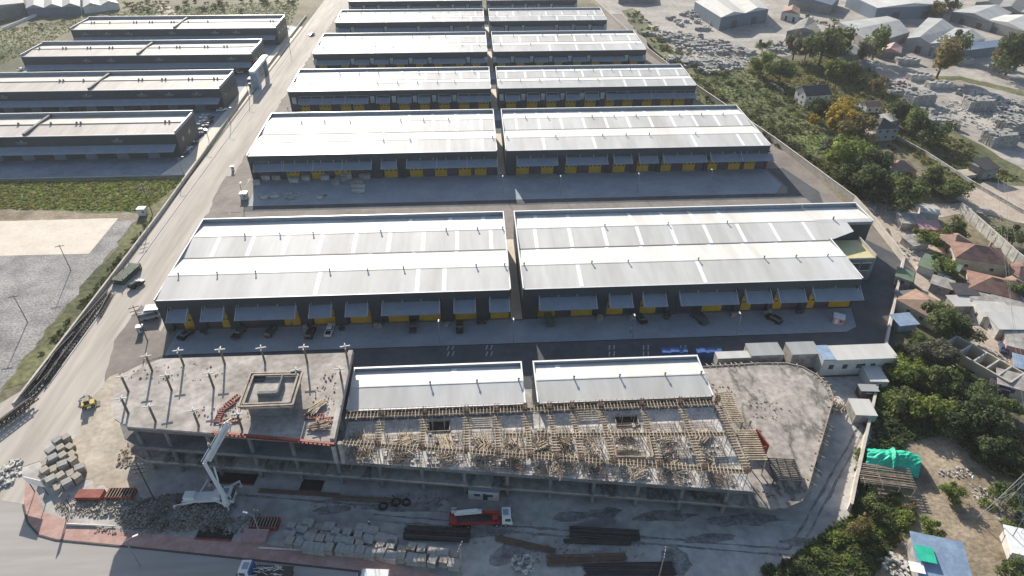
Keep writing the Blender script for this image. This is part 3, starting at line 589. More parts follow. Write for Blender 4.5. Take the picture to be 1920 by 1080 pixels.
# red formwork girders along the deck front, formwork stacks and clutter on the deck
def strip(name, a, b_, z, wd, h, mt, label, cat, grp=None):
    p, q = P(*a, z), P(*b_, z); m_ = MB(); d = q - p; L = d.length; m_.box(L / 2, 0, 0, L, wd, h * .25); m_.box(L / 2, 0, h * .75, L, wd, h * .25)
    k = int(L / .8)
    for i in range(k + 1): m_.box(L * i / k, 0, h * .25, .12, wd * .9, h * .5)
    return single(m_, name, mt, label, cat, (p.x, p.y, z), math.atan2(d.y, d.x), grp)
strip('formwork_girder', (400, 814), (520, 825), Z1 + .01, .5, .7, K['red'], 'red formwork girder along the deck edge beneath the pump boom', 'formwork girder')
strip('formwork_girder', (522, 825), (628, 836), Z1 + .01, .5, .7, K['red'], 'red formwork girder on the right half of the deck front edge', 'formwork girder')
def mk_ladder():
    o = thing('ladder_formwork', '', 'formwork panel'); b = MB(); b.box(0, .5, 0, 3.6, .12, .25); b.box(0, -.5, 0, 3.6, .12, .25)
    for i in range(7): b.box(-1.7 + i * .56, 0, .26, .14, 1.2, .1)
    b.build('frame', K['red'], o); MB().box(0, 0, -.0, 3.5, .8, .06).build('sheet', K['timber'], o); return o
fp = Proto(mk_ladder)
for (px, py, a, l) in ((425, 764, .9, 'red formwork panel lying askew left of the penthouse'), (436, 752, 1.0, 'red formwork panel beside the left wall of the penthouse'), (430, 790, .2, 'short red formwork panel near the pump hose on the deck'), (412, 780, 1.5, 'red formwork panel lying near the deck front left of the boom tip'), (590, 782, .05, 'red formwork panel in front of the tan timber heap on the deck'), (610, 788, .1, 'red formwork panel right of the timber heap on the deck')):
    fp.put(P(px, py, Z1 + .05), a, l, 'red formwork panels on the deck')
def heap(name, px, py, z, L, n, mt, label, cat, spread=1.0, ang=0.0, grp=None, th=.12, rr=R):
    p = P(px, py, z) if px is not None else Vector(py); mt = K[mt] if isinstance(mt, str) else mt; b = MB()
    for i in range(n):
        a = ang + rr.gauss(0, .22 * spread); x, y = rr.uniform(-1, 1) * spread * L * .25, rr.uniform(-1, 1) * spread * L * .25; zz = .06 + (i / n) * th * 4; l_ = L * rr.uniform(.5, 1)
        c, s = math.cos(a) * l_ / 2, math.sin(a) * l_ / 2
        b.beam((x - c, y - s, zz + rr.uniform(0, .15)), (x + c, y + s, zz + rr.uniform(0, .15)), th, th)
    return single(b, name, mt, label, cat, p, 0, grp)
heap('timber_heap', 593, 765, Z1 + .05, 4.2, 60, K['timber'], 'tan heap of loose formwork timber on the raised deck right of the penthouse', 'timber heap', .8, .9)
heap('timber_heap', 600, 800, Z1 + .05, 4.5, 30, K['timber2'], 'darker timber and panels heaped near the front right corner of the raised deck', 'timber heap', 1, .1)
# right part: timber formwork of the next floor over rebar-covered slab
grid = []
def beam_form(pa, pb, z, label, w_=.9, prop=True, mt='timber'):
    p, q = Vector(pa), Vector(pb); d = q - p; L = d.length; a = math.atan2(d.y, d.x)
    o = thing('beam_formwork', label, 'formwork', (p.x, p.y, z), a, 'timber beam forms over the unfinished floor')
    b = MB(); b.box(L / 2, w_ / 2, 0, L, .08, .34); b.box(L / 2, -w_ / 2, 0, L, .08, .34); b.box(L / 2, 0, 0.02, L, w_ - .1, .05); b.build('side_board', K['timber2'], o)
    b = MB(); k = int(L / .68)
    for i in range(k): x = .3 + i * .68; b.box(x, R.uniform(-.15, .15), .342, .11, w_ + .9 + R.uniform(-.3, .5), .1, R.uniform(-.08, .08))
    b.build('joist', K['timber'], o)
    if prop:
        b = MB(); k = int(L / 2.4)
        for i in range(k + 1):
            x = .2 + i * (L - .4) / k
            for s in (-.8, .8): b.tube((x, s, Z2 - z + .01), (x, s, -.01), .055, n=5)
        b.build('prop', K['grey'], o)
ZB = 12.7
xc = [P(px, 765, ZB).x for px in (718, 797, 875, 930, 984, 1030, 1072, 1126, 1204, 1277, 1349)]
yb = P(900, 772, ZB).y
beam_form((-27.3, yb), (48, yb - .4), ZB, 'long timber beam form along the back beside the white roofed halls', .8)
ym = 83.5
for i, x in enumerate(xc):
    beam_form((x, (fe(x) + 1.2)), (x, yb - 1.2), ZB, 'timber cross beam form, %s from the left' % ordw(i), .75)
for i in range(3):
    xa, xb = (-27, -3) if i == 0 else ((-2.4, 22) if i == 1 else (22.6, 48)); beam_form((xa, fe(xa) + .5), (xb, fe(xb) + .5), ZB, 'timber edge beam form along the facade, %s stretch' % ('left', 'middle', 'right')[i], .7)
beam_form((4, ym + 2.6), (xc[-1] - .8, ym + .5), ZB + .05, 'middle timber beam form crossing the right part of the floor', .7)
heapn = 0
for i, x in enumerate([-27.5] + xc[:-1]):     # what lies on the slab in each bay
    x1_ = (xc + [49])[i]; y0_, y1_ = fe((x + x1_) / 2) + 1.5, yb - 1
    w_ = x1_ - x
    b = MB()
    for yy in rng(y0_ - .9, y1_, int((y1_ - y0_) / .55)): b.beam((x + .4, yy, Z2 + .12), (x1_ - .4, yy + R.uniform(-.1, .1), Z2 + .12), .05)
    for xx in rng(x + .6, x1_ - .6, max(2, int(w_ / .6))): b.beam((xx, y0_ - .9, Z2 + .17), (xx + R.uniform(-.15, .15), y1_, Z2 + .17), .05)
    tag(b.build('rebar_mat', K['rust']), 'rusty rebar mat on the slab in the %s bay from the left' % ordw(i), 'rebar mat', 'rebar mats on the unfinished floor')
    b = MB()                                   # pale filler blocks laid between the bars
    for r_ in range(int((y1_ - y0_ + 1.5) / .62)):
        for c_ in range(int((w_ - 1) / .9)):
            if R.random() < (.4 if r_ < 5 else .12): b.box(x + .8 + c_ * .9, y0_ - .7 + r_ * .62, Z2 + .02, .55, .42, .28, R.uniform(-.05, .05))
    tag(b.build('filler_blocks', K['stone'], None), 'pale filler blocks scattered over the slab in the %s bay' % ordw(i), 'filler blocks', 'pale filler blocks on the slab')
    for k_ in range(3): heap('plank_scatter', None, ((x + x1_) / 2 + R.uniform(-1, 1), y0_ + (y1_ - y0_) * (k_ + .2) / 3, Z2 + .25), 0, R.uniform(2.5, 4), 26, ('timber2', 'rust', 'timber')[(i + k_) % 3], '%s scatter of planks and bars in the %s bay from the left' % (('front', 'middle', 'rear')[k_], ordw(i)), 'plank scatter', 2.2, R.uniform(0, 3), 'plank scatters on the unfinished floor', .09)
    cxx, cyy = (x + x1_) / 2, R.uniform(y0_ + 2, y1_ - 1.5)
    heap('timber_heap', None, (cxx, cyy, Z2 + .3), 0, R.uniform(3, 5), 60, K['timber' if i % 3 else 'timber2'], 'loose boards heaped on the slab in the %s bay from the left' % ordw(i), 'timber heap', 1, R.uniform(0, 3), 'board heaps on the unfinished floor')
# starter bars above the beam crossings
def mk_start():
    b = MB()
    for i in range(4):
        for j in range(3): b.beam((-.4 + i * .27, -.3 + j * .3, 0), (-.4 + i * .27 + R.uniform(-.08, .08), -.3 + j * .3 + R.uniform(-.05, .05), R.uniform(1.5, 2.0)), .06)
    for z in (.4, .9): b.box(0, 0, z, .95, .7, .05)
    o = b.build('starter_bars', K['rust']); o['category'] = 'rebar'; return o
sp = Proto(mk_start)
for i, x in enumerate(xc):
    sp.put((x, yb, ZB + .1), 0, 'rusty column starter bars at the back beam, %s from the left' % ordw(i), 'starter bars above the beam forms')
    sp.put((x, fe(x) + .5, ZB + .1), 0, 'rusty column starter bars at the facade beam, %s from the left' % ordw(i), 'starter bars above the beam forms')
# guard rail of thin rebar in front of the back beam
b = MB()
for xx in rng(-27, 48, 70): b.beam((xx, yb + .9, ZB), (xx + R.uniform(-.1, .1), yb + .9, ZB + 1.3), .05)
b.beam((-27, yb + .9, ZB + .6), (48, yb + .6, ZB + .6), .05); b.beam((-27, yb + .9, ZB + 1.2), (48, yb + .6, ZB + 1.2), .05)
tag(b.build('rebar_rail', K['rust']), 'thin rebar rail standing behind the back beam form', 'rebar rail')
# open pits, box form and dark rebar cage on the right deck
def pit(px, py, w_, d_, label, z=Z2):
    p = P(px, py, z); r = thing('stair_opening', label, 'floor opening', (p.x, p.y, z)); MB().box(0, 0, .02, w_, d_, .04).build('void_shade', K['tyre'], r)  # flat black plate paints the shade inside the open shaft
    b = MB(); b.box(0, d_ / 2 + .1, 0, w_ + .4, .15, .5); b.box(0, -d_ / 2 - .1, 0, w_ + .4, .15, .3); b.box(-w_ / 2 - .1, 0, 0, .15, d_, .4); b.box(w_ / 2 + .1, 0, 0, .15, d_, .4); b.build('kerb_form', K['timber2'], r)
pit(822, 800, 4.5, 2.6, 'dark open shaft with plank rim under the third timber bay')
pit(1175, 790, 4.5, 2.4, 'dark open shaft with plank rim below the right white hall')
pit(1375, 770, 1.6, 3.0, 'narrow dark stair opening at the edge of the bare right deck', Z3)
def lattice(px, py, z, w_, d_, h, n, mt, label, name, cat, rz=0.0, tube=.12, grp=None):
    p = P(px, py, z); b = MB()
    for i in range(n): y = -d_ / 2 + d_ * i / (n - 1); b.beam((-w_ / 2, y, h), (w_ / 2, y, h), tube)
    for x in rng(-w_ / 2 + .3, w_ / 2 - .3, 4): b.beam((x, -d_ / 2, h - tube), (x, d_ / 2, h - tube), tube * 1.2)
    for x in (-w_ / 2 + .2, w_ / 2 - .2):
        for y in (-d_ / 2 + .1, d_ / 2 - .1): b.beam((x, y, 0), (x, y, h - tube * 2), tube * 1.2)
    return single(b, name, mt, label, cat, (p.x, p.y, z), rz, grp)
lattice(1467, 890, Z3, 5.6, 5.2, 1.6, 13, K['darkm'], 'dark rebar cage raised on legs on the right deck', 'rebar_cage', 'rebar cage', -.12, .16)
lattice(1362, 787, Z3 + .05, 3.2, 8.5, 4.0, 17, K['timber'], 'tan slatted form at the step down to the bare right deck, rear one', 'slat_form', 'formwork', 0, .2, 'slatted forms at the step between the decks')
lattice(1400, 862, Z3 + .05, 4.0, 7.5, 4.6, 14, K['timber'], 'tan slatted form at the step down to the right deck, front one', 'slat_form', 'formwork', -.05, .2, 'slatted forms at the step between the decks')
p = P(1410, 842, Z3); b = MB(); b.box(0, 0, 0, .25, 4.5, 3.6, .15); b.box(1.6, .2, 0, .25, 4.5, 3.4, .2); b.box(.8, -2.2, 0, 1.6, .2, 3.2, .15)
single(b, 'shaft_form', K['red'], 'dark red box shaped wall form standing at the step of the right deck', 'wall form', p)
b = MB(); b.box(0, 0, 0, 7, .2, 1.0, -.06); b.box(-3.4, 2.6, 0, .2, 5.2, 1.0, -.06); b.box(3.5, 2.3, 0, .2, 5, 1.2, -.06)
single(b, 'box_form', K['timber2'], 'open rectangular box form of boards in the right middle bay', 'formwork', P(1190, 862, ZB - .4))
lattice(900, 795, ZB - .3, 5.0, 2.2, .4, 5, K['timber'], 'pale ladder like slatted form beneath the white hall, left of centre', 'slat_form', 'formwork', 1.57 * 0, .12, 'loose slat panels on the forms')
lattice(1102, 782, ZB - .3, 5.5, 2.4, .4, 5, K['timber'], 'pale ladder like slat panel in the bay under the right white hall', 'slat_form', 'formwork', 0, .12, 'loose slat panels on the forms')
# edge props poking out round the bare right deck
def mk_prop():
    o = thing('edge_prop', '', 'formwork prop'); b = MB(); b.beam((-.6, 0, 3.75), (1.6, 0, 3.1), .14); b.build('outrigger', K['timber'], o); MB().tube((1.0, 0, -.2), (1.1, 0, 3.0), .07, n=5).build('post', K['timber'], o); return o
ep = Proto(mk_prop)
ring = [(60.3, 74.6), (62.6, 77.2), (64.5, 80), (79.0, 101.0), (79.6, 104.5), (78.6, 108.5), (76.2, 111.6), (73, 113), (66, 113.3), (58, 113), (52, 112.8)]
k = 0
for (a, c) in zip(ring[:-1], ring[1:]):
    d = Vector((c[0] - a[0], c[1] - a[1])); n_ = max(1, int(d.length / 1.25)); ang = math.atan2(d.y, d.x) - math.pi / 2
    for i in range(n_):
        if R.random() < .4: continue
        x, y = a[0] + d.x * (i + .5) / n_, a[1] + d.y * (i + .5) / n_; k += 1
        ep.put((x, y, .1), ang + R.uniform(-.3, .3), '%s edge prop from its start, %s rim of the bare right deck' % (ordw(i), ['front corner', 'front corner rear half', 'lower right', 'long right', 'upper right', 'rear right', 'rear right corner', 'rear corner', 'rear right part of', 'rear middle', 'rear left'][ring.index(a)]), 'edge props round the right deck')
b = MB()
for (a, c) in zip(ring[:-1], ring[1:]): b.beam((a[0] + .1, a[1], Z3 + .08), (c[0] + .1, c[1], Z3 + .08), .22, .3)
tag(b.build('edge_board', K['timber2']), 'dark timber edge board round the rim of the bare right deck', 'edge board')
# ------------------------------------------------------------------ vehicles
def mk_car(col, kind='sedan'):
    def f():
        L, Wd = (4.5, 1.82) if kind != 'van' else (5.4, 2.0)
        o = thing('parked_car', '', 'car')
        prof = {'sedan': [(-2.25, .35), (2.25, .35), (2.28, .75), (1.2, .98), (-1.45, 1.02), (-2.25, .95)], 'suv': [(-2.25, .4), (2.25, .4), (2.28, .9), (1.2, 1.1), (-2.2, 1.12), (-2.28, .7)],
                'van': [(-2.7, .4), (2.7, .4), (2.75, 1.0), (2.1, 1.25), (-2.7, 1.25)], 'pickup': [(-2.6, .45), (2.4, .45), (2.45, .95), (1.3, 1.12), (-2.6, 1.1)]}[kind]
        b = MB(); n = len(prof); vs = [(x, -Wd / 2, z) for x, z in prof] + [(x, Wd / 2, z) for x, z in prof]
        b.add(vs, [tuple(range(n)), tuple(range(2 * n - 1, n - 1, -1))] + [(i, n + i, n + (i + 1) % n, (i + 1) % n) for i in range(n)]); body = b.build('body', K['p_' + col], o)
        cab = {'sedan': (-1.5, 1.1, -.95, .45, 1.0, 1.45), 'suv': (-2.15, 1.1, -1.9, .45, 1.1, 1.68), 'van': (-2.68, 2.0, -2.6, 1.35, 1.24, 2.15), 'pickup': (-.9, 1.3, -.7, .6, 1.1, 1.65)}[kind]
        a0, a1, r0, r1, z0, z1 = cab; w0, w1 = Wd / 2 - .06, Wd / 2 - .26
        MB().add([(a0, -w0, z0), (a1, -w0, z0), (a1, w0, z0), (a0, w0, z0), (r0, -w1, z1 - .06), (r1, -w1, z1 - .06), (r1, w1, z1 - .06), (r0, w1, z1 - .06)], [(4, 5, 6, 7), (0, 1, 5, 4), (1, 2, 6, 5), (2, 3, 7, 6), (3, 0, 4, 7)]).build('windows', K['glass'], o)
        MB().add([(r0 - .05, -w1 - .03, z1 - .055), (r1 + .05, -w1 - .03, z1 - .055), (r1 + .05, w1 + .03, z1 - .055), (r0 - .05, w1 + .03, z1 - .055), (r0 + .15, -w1 + .1, z1), (r1 - .15, -w1 + .1, z1), (r1 - .15, w1 - .1, z1), (r0 + .15, w1 - .1, z1)], [(4, 5, 6, 7), (0, 1, 5, 4), (1, 2, 6, 5), (2, 3, 7, 6), (3, 0, 4, 7)]).build('roof_panel', K['p_' + col], o)
        for sx in (-1.4, 1.4):
            for sy in (-1, 1): MB().tube((sx, sy * (Wd / 2 - .2), .34), (sx, sy * (Wd / 2 + .02), .34), .34, n=10).build('wheel', K['tyre'], o)
        for s in (-1, 1):
            MB().box(prof[1][0] + .03, s * .62, .62, .06, .34, .16).build('headlight', K['lampg'], o)
            MB().box(prof[0][0] - .03, s * .68, .66, .06, .24, .18).build('tail_light', K['tail'], o)
        if kind == 'pickup': MB().box(-1.75, 0, 1.105, 1.5, 1.4, .02).build('cargo_bed', K['tyre'], o)
        return o
    return f
cars = {}
def car(px, py, col, kind, ang, label, grp):
    k = (col, kind)
    if k not in cars: cars[k] = Proto(mk_car(col, kind))
    return cars[k].put(P(px, py, .14), math.radians(ang), label, grp)
g = 'vehicles parked in front of the nearest warehouses'
car(350, 630, 'black', 'sedan', 62, 'black sedan parked slanting at the left end of the front apron', g)
car(449, 627, 'dgrey', 'pickup', 75, 'dull grey pickup parked in the shade of the front apron', g)
car(508, 625, 'dgrey', 'suv', 80, 'dark grey car left of the black car on the front apron', g)
car(583, 628, 'black', 'suv', 83, 'black sport utility car beside the white pickup', g)
car(619, 622, 'white', 'pickup', 87, 'white pickup with an open dark bed on the front apron', g)
car(775, 615, 'dgrey', 'pickup', 92, 'grey pickup alone in front of the wide middle canopy', g)
car(862, 616, 'black', 'pickup', 90, 'black pickup left of the alley mouth', g)
car(1029, 603, 'olive', 'van', 92, 'small greenish van right of the alley mouth', g)
car(1201, 600, 'black', 'sedan', 105, 'long black sedan below the second small canopy right of the alley', g)
car(1311, 600, 'dgrey', 'van', 110, 'dark van parked under the wide right canopy', g)
car(1450, 601, 'black', 'suv', 125, 'black car parked slanting near the right end of the apron', g)
car(257, 536, 'black', 'suv', 60, 'black car on the dusty road beside the steel trusses', 'vehicles on the dusty road')
car(585, 66, 'dgrey', 'sedan', 70, 'small dark car driving far up the dusty road', 'vehicles on the dusty road')
car(283, 596, 'silver', 'van', 20, 'light grey van at the left corner of the wide warehouse', 'vehicles by the warehouse corner')
R2 = random.Random(11)
for i, (px, py) in enumerate([(383, 220), (388, 226), (394, 223), (377, 232), (383, 240), (378, 247), (374, 254), (392, 231), (352, 281), (361, 270), (345, 290), (404, 205), (412, 202), (420, 197), (416, 208), (432, 184), (436, 176)]):
    car(px, py, R2.choice(['black', 'dgrey', 'silver', 'white', 'navy']), R2.choice(['sedan', 'suv', 'sedan']), R2.choice([20, 70, 75]), '%s car of %s' % (['rear left', 'second rear', 'third', 'left', 'fifth', 'sixth', 'lower', 'right', 'rear', 'middle', 'front', 'left', 'second', 'third', 'front', 'left', 'right'][i], 'the packed row at the right end of the nearest dark warehouse' if i < 8 else ('the trio by the front corner of the nearest dark warehouse' if i < 11 else ('the group at the right end of the second dark warehouse' if i < 15 else 'the pair on the paved strip below the gatehouse'))), 'cars parked beside the dark warehouses')
for i, (px, py) in enumerate([(443, 130), (452, 133), (448, 137), (440, 140), (318, 204), (290, 206), (245, 204), (140, 205), (505, 70), (512, 73), (70, 297), (40, 132)]):
    car(px, py, R2.choice(['white', 'silver', 'black', 'dgrey']), 'sedan', R2.choice([88, 92, 0]), ['rear left car below the third dark warehouse', 'rear right car below the third dark warehouse', 'front right car below the third dark warehouse', 'front left car below the third dark warehouse', 'rightmost car in front of the second dark warehouse', 'second car from right in front of the second dark warehouse', 'third car from right in front of the second dark warehouse', 'lone car further left in front of the second dark warehouse', 'rear car at the right end of the farthest dark warehouse', 'front car at the right end of the farthest dark warehouse', 'lone car in the lot under the nearest dark warehouse', 'car left of the third dark warehouse'][i], 'cars parked between the dark warehouses')
# trucks
def wheels(o, xs, w_, r=.5):
    for x in xs:
        for s in (-1, 1):
            wh = MB().tube((x, s * (w_ - .3), r), (x, s * (w_ + .02), r), r, n=12).build('wheel', K['tyre'], o)
            MB().tube((x, s * (w_ + .021), r), (x, s * (w_ + .04), r), r * .5, n=8).build('rim', K['grey'], wh)
def cab(o, x, col='white'):
    b = MB(); b.add([(x - 1.0, -1.2, .9), (x + 1.0, -1.2, .7), (x + 1.0, 1.2, .7), (x - 1.0, 1.2, .9), (x - 1.0, -1.15, 3.0), (x + .7, -1.1, 3.0), (x + .7, 1.1, 3.0), (x - 1.0, 1.15, 3.0)], [(3, 2, 1, 0), (4, 5, 6, 7), (0, 1, 5, 4), (1, 2, 6, 5), (2, 3, 7, 6), (3, 0, 4, 7)])
    c = b.build('cab', K['p_' + col], o)
    MB().add([(x + .98, -1.0, 1.75), (x + .98, 1.0, 1.75), (x + .80, .95, 2.75), (x + .80, -.95, 2.75)], [(0, 1, 2, 3)]).build('windscreen', K['glass'], c)
    for s in (-1, 1):
        MB().box(x + .1, s * 1.2, 1.8, 1.0, .06, .75).build('side_window', K['glass'], c); MB().box(x + 1.0, s * .9, .9, .1, .35, .2).build('headlight', K['lampg'], c); MB().box(x + .95, s * 1.38, 1.9, .12, .2, .6).build('mirror', K['darkm'], c)
    MB().box(x - .3, 0, 3.01, 1.0, 1.2, .12).build('roof_hatch', K['canopy'], c)
t = thing('crane_truck', 'red flatbed truck with a white cab and a folded white crane boom', 'truck', P(900, 980, .1), math.radians(-1))
MB().box(-.2, 0, .8, 11.4, .9, .35).build('chassis', K['red'], t); cab(t, 5.2); wheels(t, (4.9, 3.2, -2.2, -3.5, -4.8), 1.2)
b = MB(); b.box(-1.0, 0, 1.2, 9.6, 2.5, .18); b.box(-1.0, 1.22, 1.38, 9.6, .1, .5); b.box(-1.0, -1.22, 1.38, 9.6, .1, .5); b.box(-5.75, 0, 1.38, .12, 2.4, .6); b.build('flatbed', K['p_red'], t)
MB().box(-.6, .1, 1.39, 7.5, 1.9, .05).build('bed_floor', K['darkm'], t)
b = MB(); b.beam((-4.8, .75, 2.0), (0.4, .75, 2.5), .65, .5); b.beam((-4.4, .72, 2.5), (-.4, .75, 2.95), .45, .4); b.build('crane_boom', K['p_white'], t)
b = MB(); b.beam((0.2, .75, 2.4), (3.6, .35, 2.3), .5, .45); b.box(2.9, 0, 1.4, 1.0, 1.9, .9); b.build('crane_mast', K['p_red'], t)
b = MB(); b.box(-4.9, 1.5, 1.4, 1.0, .7, .1); b.box(-4.9, 1.15, 1.5, 1.0, .06, .9); b.box(-4.9, 1.85, 1.5, 1.0, .06, .9); b.build('work_basket', K['wframe'], t)
# concrete pump: body, outriggers, folded boom reaching over the deck
p0 = P(395, 940, .1); t = thing('pump_truck', 'white concrete pump truck with spread outriggers and a boom reaching over the deck', 'truck', p0, 0)
MB().box(0, 0, .8, 10, .9, .35).build('chassis', K['grey'], t); cab(t, 4.0, 'white'); wheels(t, (3.6, 2.0, -2.6, -3.9), 1.15)
b = MB(); b.box(-1.6, 0, 1.2, 6.4, 2.2, .5); b.box(-3.5, 0, 1.7, 2.0, 1.6, .8); b.box(1.8, 0, 1.2, 1.4, 2.0, 1.3); b.build('deck', K['p_white'], t)
MB().box(-5.3, 0, .7, 1.2, 1.8, 1.1).build('hopper', K['darkm'], t)
for (x, y, ex, ey) in ((1.6, 1, 5.0, 3.4), (1.6, -1, 4.2, -2.3), (-2.0, 1, -1.4, 4.0), (-2.5, -1, -6.0, -1.9)):
    b = MB(); b.beam((x, y, 1.4), (ex, ey, 1.5), .28, .32); b.tube((ex, ey, -.1), (ex, ey, 1.6), .14, n=6); b.box(ex, ey, -.1, .7, .7, .1); b.build('outrigger', K['p_white'], t)
T0 = P(420, 932, 3.2) - p0; E1 = P(383, 868, 11.5) - p0; E2 = P(424, 796, 16.2) - p0
MB().tube(T0 - Vector((0, 0, 2.2)), T0 + Vector((0, 0, .3)), .7, .5, n=12).build('turret', K['p_white'], t)
bo = MB().beam(T0, E1, .55, .55).build('boom', K['p_white'], t)
b = MB(); off = Vector((.75, .2, .1)); b.beam(E1, E2, .5, .5); b.beam(E1 + off * 1.2, E2 + off * 1.1, .42, .4); b.beam(E1 + off * .6 + Vector((0, 0, .6)), E2 + off * .5 + Vector((0, 0, .5)), .5, .45); b.build('folded_arm', K['p_white'], t)
b = MB(); b.beam(T0 + (E1 - T0) * .45 + Vector((.6, 0, .2)), T0 + (E1 - T0) * .8 + Vector((1.1, .3, .4)), .28); b.beam(T0 + Vector((.5, 0, 0)), T0 + (E1 - T0) * .45 + Vector((.5, 0, .1)), .2); b.build('hydraulic_ram', K['wframe'], t)
b = MB(); b.tube(E1 + Vector((-.5, 0, .4)), E2 + Vector((-.45, 0, .4)), .09, n=6); b.tube(E2 + Vector((-.4, 0, .3)), P(433, 785, Z1 + .3) - p0, .11, n=6); b.build('delivery_pipe', K['precast'], t)
# trucks on the street at the bottom edge
t = thing('rebar_truck', 'truck with a white and blue cab carrying bent rebar on the street', 'truck', P(500, 1080, .12), math.pi - .1)
cab(t, 3.4, 'white'); MB().box(2.3, 0, .9, .5, 2.3, 2.0).build('cab_rear', K['blue'], t); MB().box(-1.4, 0, .8, 7, .9, .4).build('chassis', K['darkm'], t); wheels(t, (3.2, -2.4, -3.6), 1.15)
MB().box(-1.5, 0, 1.25, 6.6, 2.4, .2).build('flatbed', K['darkm'], t)
b = MB()
for i in range(24): a = R.uniform(-2.9, 1.6); y = R.uniform(-1, 1); b.beam((a - .6, y, 1.6 + R.uniform(0, .7)), (a + .7, y + R.uniform(-.7, .7), 1.6 + R.uniform(0, .7)), .07)
tag(b.build('rebar_load', K['precast']), 'pale bent rebar loaded on the bed of the blue cab truck', 'rebar'); bpy.data.objects['rebar_load'].location = t.location; bpy.data.objects['rebar_load'].rotation_euler = t.rotation_euler
t = thing('delivery_van', 'white van just entering the bottom edge of the picture', 'van', P(700, 1090, .12), math.pi - .1)
b = MB(); b.add([(-2.9, -1, .5), (3.0, -1, .5), (3.0, 1, .5), (-2.9, 1, .5), (-2.9, -.95, 2.4), (1.7, -.9, 2.4), (1.7, .9, 2.4), (-2.9, .95, 2.4)], [(3, 2, 1, 0), (4, 5, 6, 7), (0, 1, 5, 4), (1, 2, 6, 5), (2, 3, 7, 6), (3, 0, 4, 7)]); b.build('body', K['p_white'], t); wheels(t, (-1.8, 1.9), .98, .36)
MB().add([(2.72, -.9, 1.2), (2.72, .9, 1.2), (2.02, .8, 2.2), (2.02, -.8, 2.2)], [(0, 1, 2, 3)]).build('windscreen', K['glass'], t)
# small earth mover and tank by the road
t = thing('wheel_loader', 'small yellow and brown loader beside the white bag heap at the road', 'loader', P(168, 762, .1), .4)
MB().box(0, 0, .5, 2.6, 1.5, .8).build('body', K['ybeam'], t); MB().box(-.1, 0, 1.3, 1.1, 1.2, .9).build('cabin', K['glass'], t); MB().box(-.1, 0, 2.21, 1.3, 1.3, .1).build('cabin_roof', K['timber'], t); wheels(t, (-.9, .9), .85, .45); MB().add([(1.5, -.9, .2), (1.5, .9, .2), (2.2, .9, .1), (2.2, -.9, .1), (1.5, -.9, 1.0), (1.5, .9, 1.0)], [(0, 1, 2, 3), (0, 4, 5, 1)]).build('bucket', K['darkm'], t)
# ------------------------------------------------------------------ walls, fences, poles
def wall_line(name, pts, h, th, mt, label, cat, capm=None, posts=0.0, px=False, z=0.0):
    w_ = [P(*p) for p in pts] if px else [Vector((p[0], p[1], 0)) for p in pts]
    o = thing(name, label, cat, w_[0]); b = MB(); c = MB(); q = MB()
    for p, r_ in zip(w_[:-1], w_[1:]):
        b.beam((p.x, p.y, z + h / 2), (r_.x, r_.y, z + h / 2), th, h); c.beam((p.x, p.y, z + h + .06), (r_.x, r_.y, z + h + .06), th + .15, .1)
        if posts:
            d = r_ - p; k = int(d.length / posts)
            for i in range(k): e = p + d * i / k; q.box(e.x, e.y, 0, th + .12, th + .12, h - .01, math.atan2(d.y, d.x))
    b.build('wall_panel', mt, o, True)
    if capm: c.build('coping', capm, o, True)
    if posts: q.build('buttress', mt, o, True)
    return o
wall_line('boundary_wall', [(-106.3, 112), (-106.3, 118), (-106.3, 200), (-107, 232)], 1.3, .35, K['wall'], 'low pale wall along the near left side of the dusty road', 'wall', K['wall'], 6)
wall_line('boundary_wall', [(-107, 233), (-109, 322)], 1.2, .3, K['wall'], 'low pale wall along the road beside the dark warehouses, up to the gatehouse', 'wall', K['wall'], 6)
wall_line('boundary_wall', [(-109, 346), (-109.5, 470)], 1.2, .3, K['wall'], 'low pale wall along the road beyond the gatehouse', 'wall', K['wall'], 6)
wall_line('kerb_line', [(-102.4, 118), (-103, 330), (-104, 470)], .2, .35, K['kerb'], 'dark kerb line running along the left side of the dusty road', 'kerb')
wall_line('boundary_wall', [(1100, -8), (1210, 95), (1300, 165), (1450, 268), (1600, 380), (1640, 425), (1691, 491)], 2.4, .4, K['wall'], 'long concrete wall between the warehouse lane and the green wasteland', 'wall', K['wall'], 0, True)
wall_line('boundary_wall', [(1691, 493), (1676, 560), (1656, 660), (1627, 790), (1600, 910), (1590, 958)], 2.2, .45, K['wall'], 'pale concrete wall dividing the building site from the trees and village', 'wall', K['wall'], 0, True)
wall_line('lot_kerb', [(-330, 231.2), (-113, 231.2)], .35, .3, K['kerb'], 'pale kerb between the paved lot of the dark warehouses and the grass strip', 'kerb')
wall_line('field_wall', [(5, 57), (86, 23)], 1.6, .4, K['cap'], 'white wall crossing the field at the top left', 'wall', None, 0, True)
wall_line('panel_wall', [(1797, 398), (1850, 446), (1900, 492), (1925, 512)], 3.6, .3, K['stone'], 'tall wall of pale concrete panels with upright ribs in the village', 'wall', K['wall'], 3.2, True)
wall_line('garden_wall', [(1672, 256), (1735, 290), (1820, 345), (1925, 405)], 1.3, .3, K['stone'], 'broken pale garden wall along the field path right of the two storey house', 'wall', K['stone'], 0, True)
wall_line('low_wall', [(1445, 158), (1468, 172)], 1.2, .4, K['stone'], 'short pale wall fragment in the meadow left of the white house', 'wall', None, 0, True)
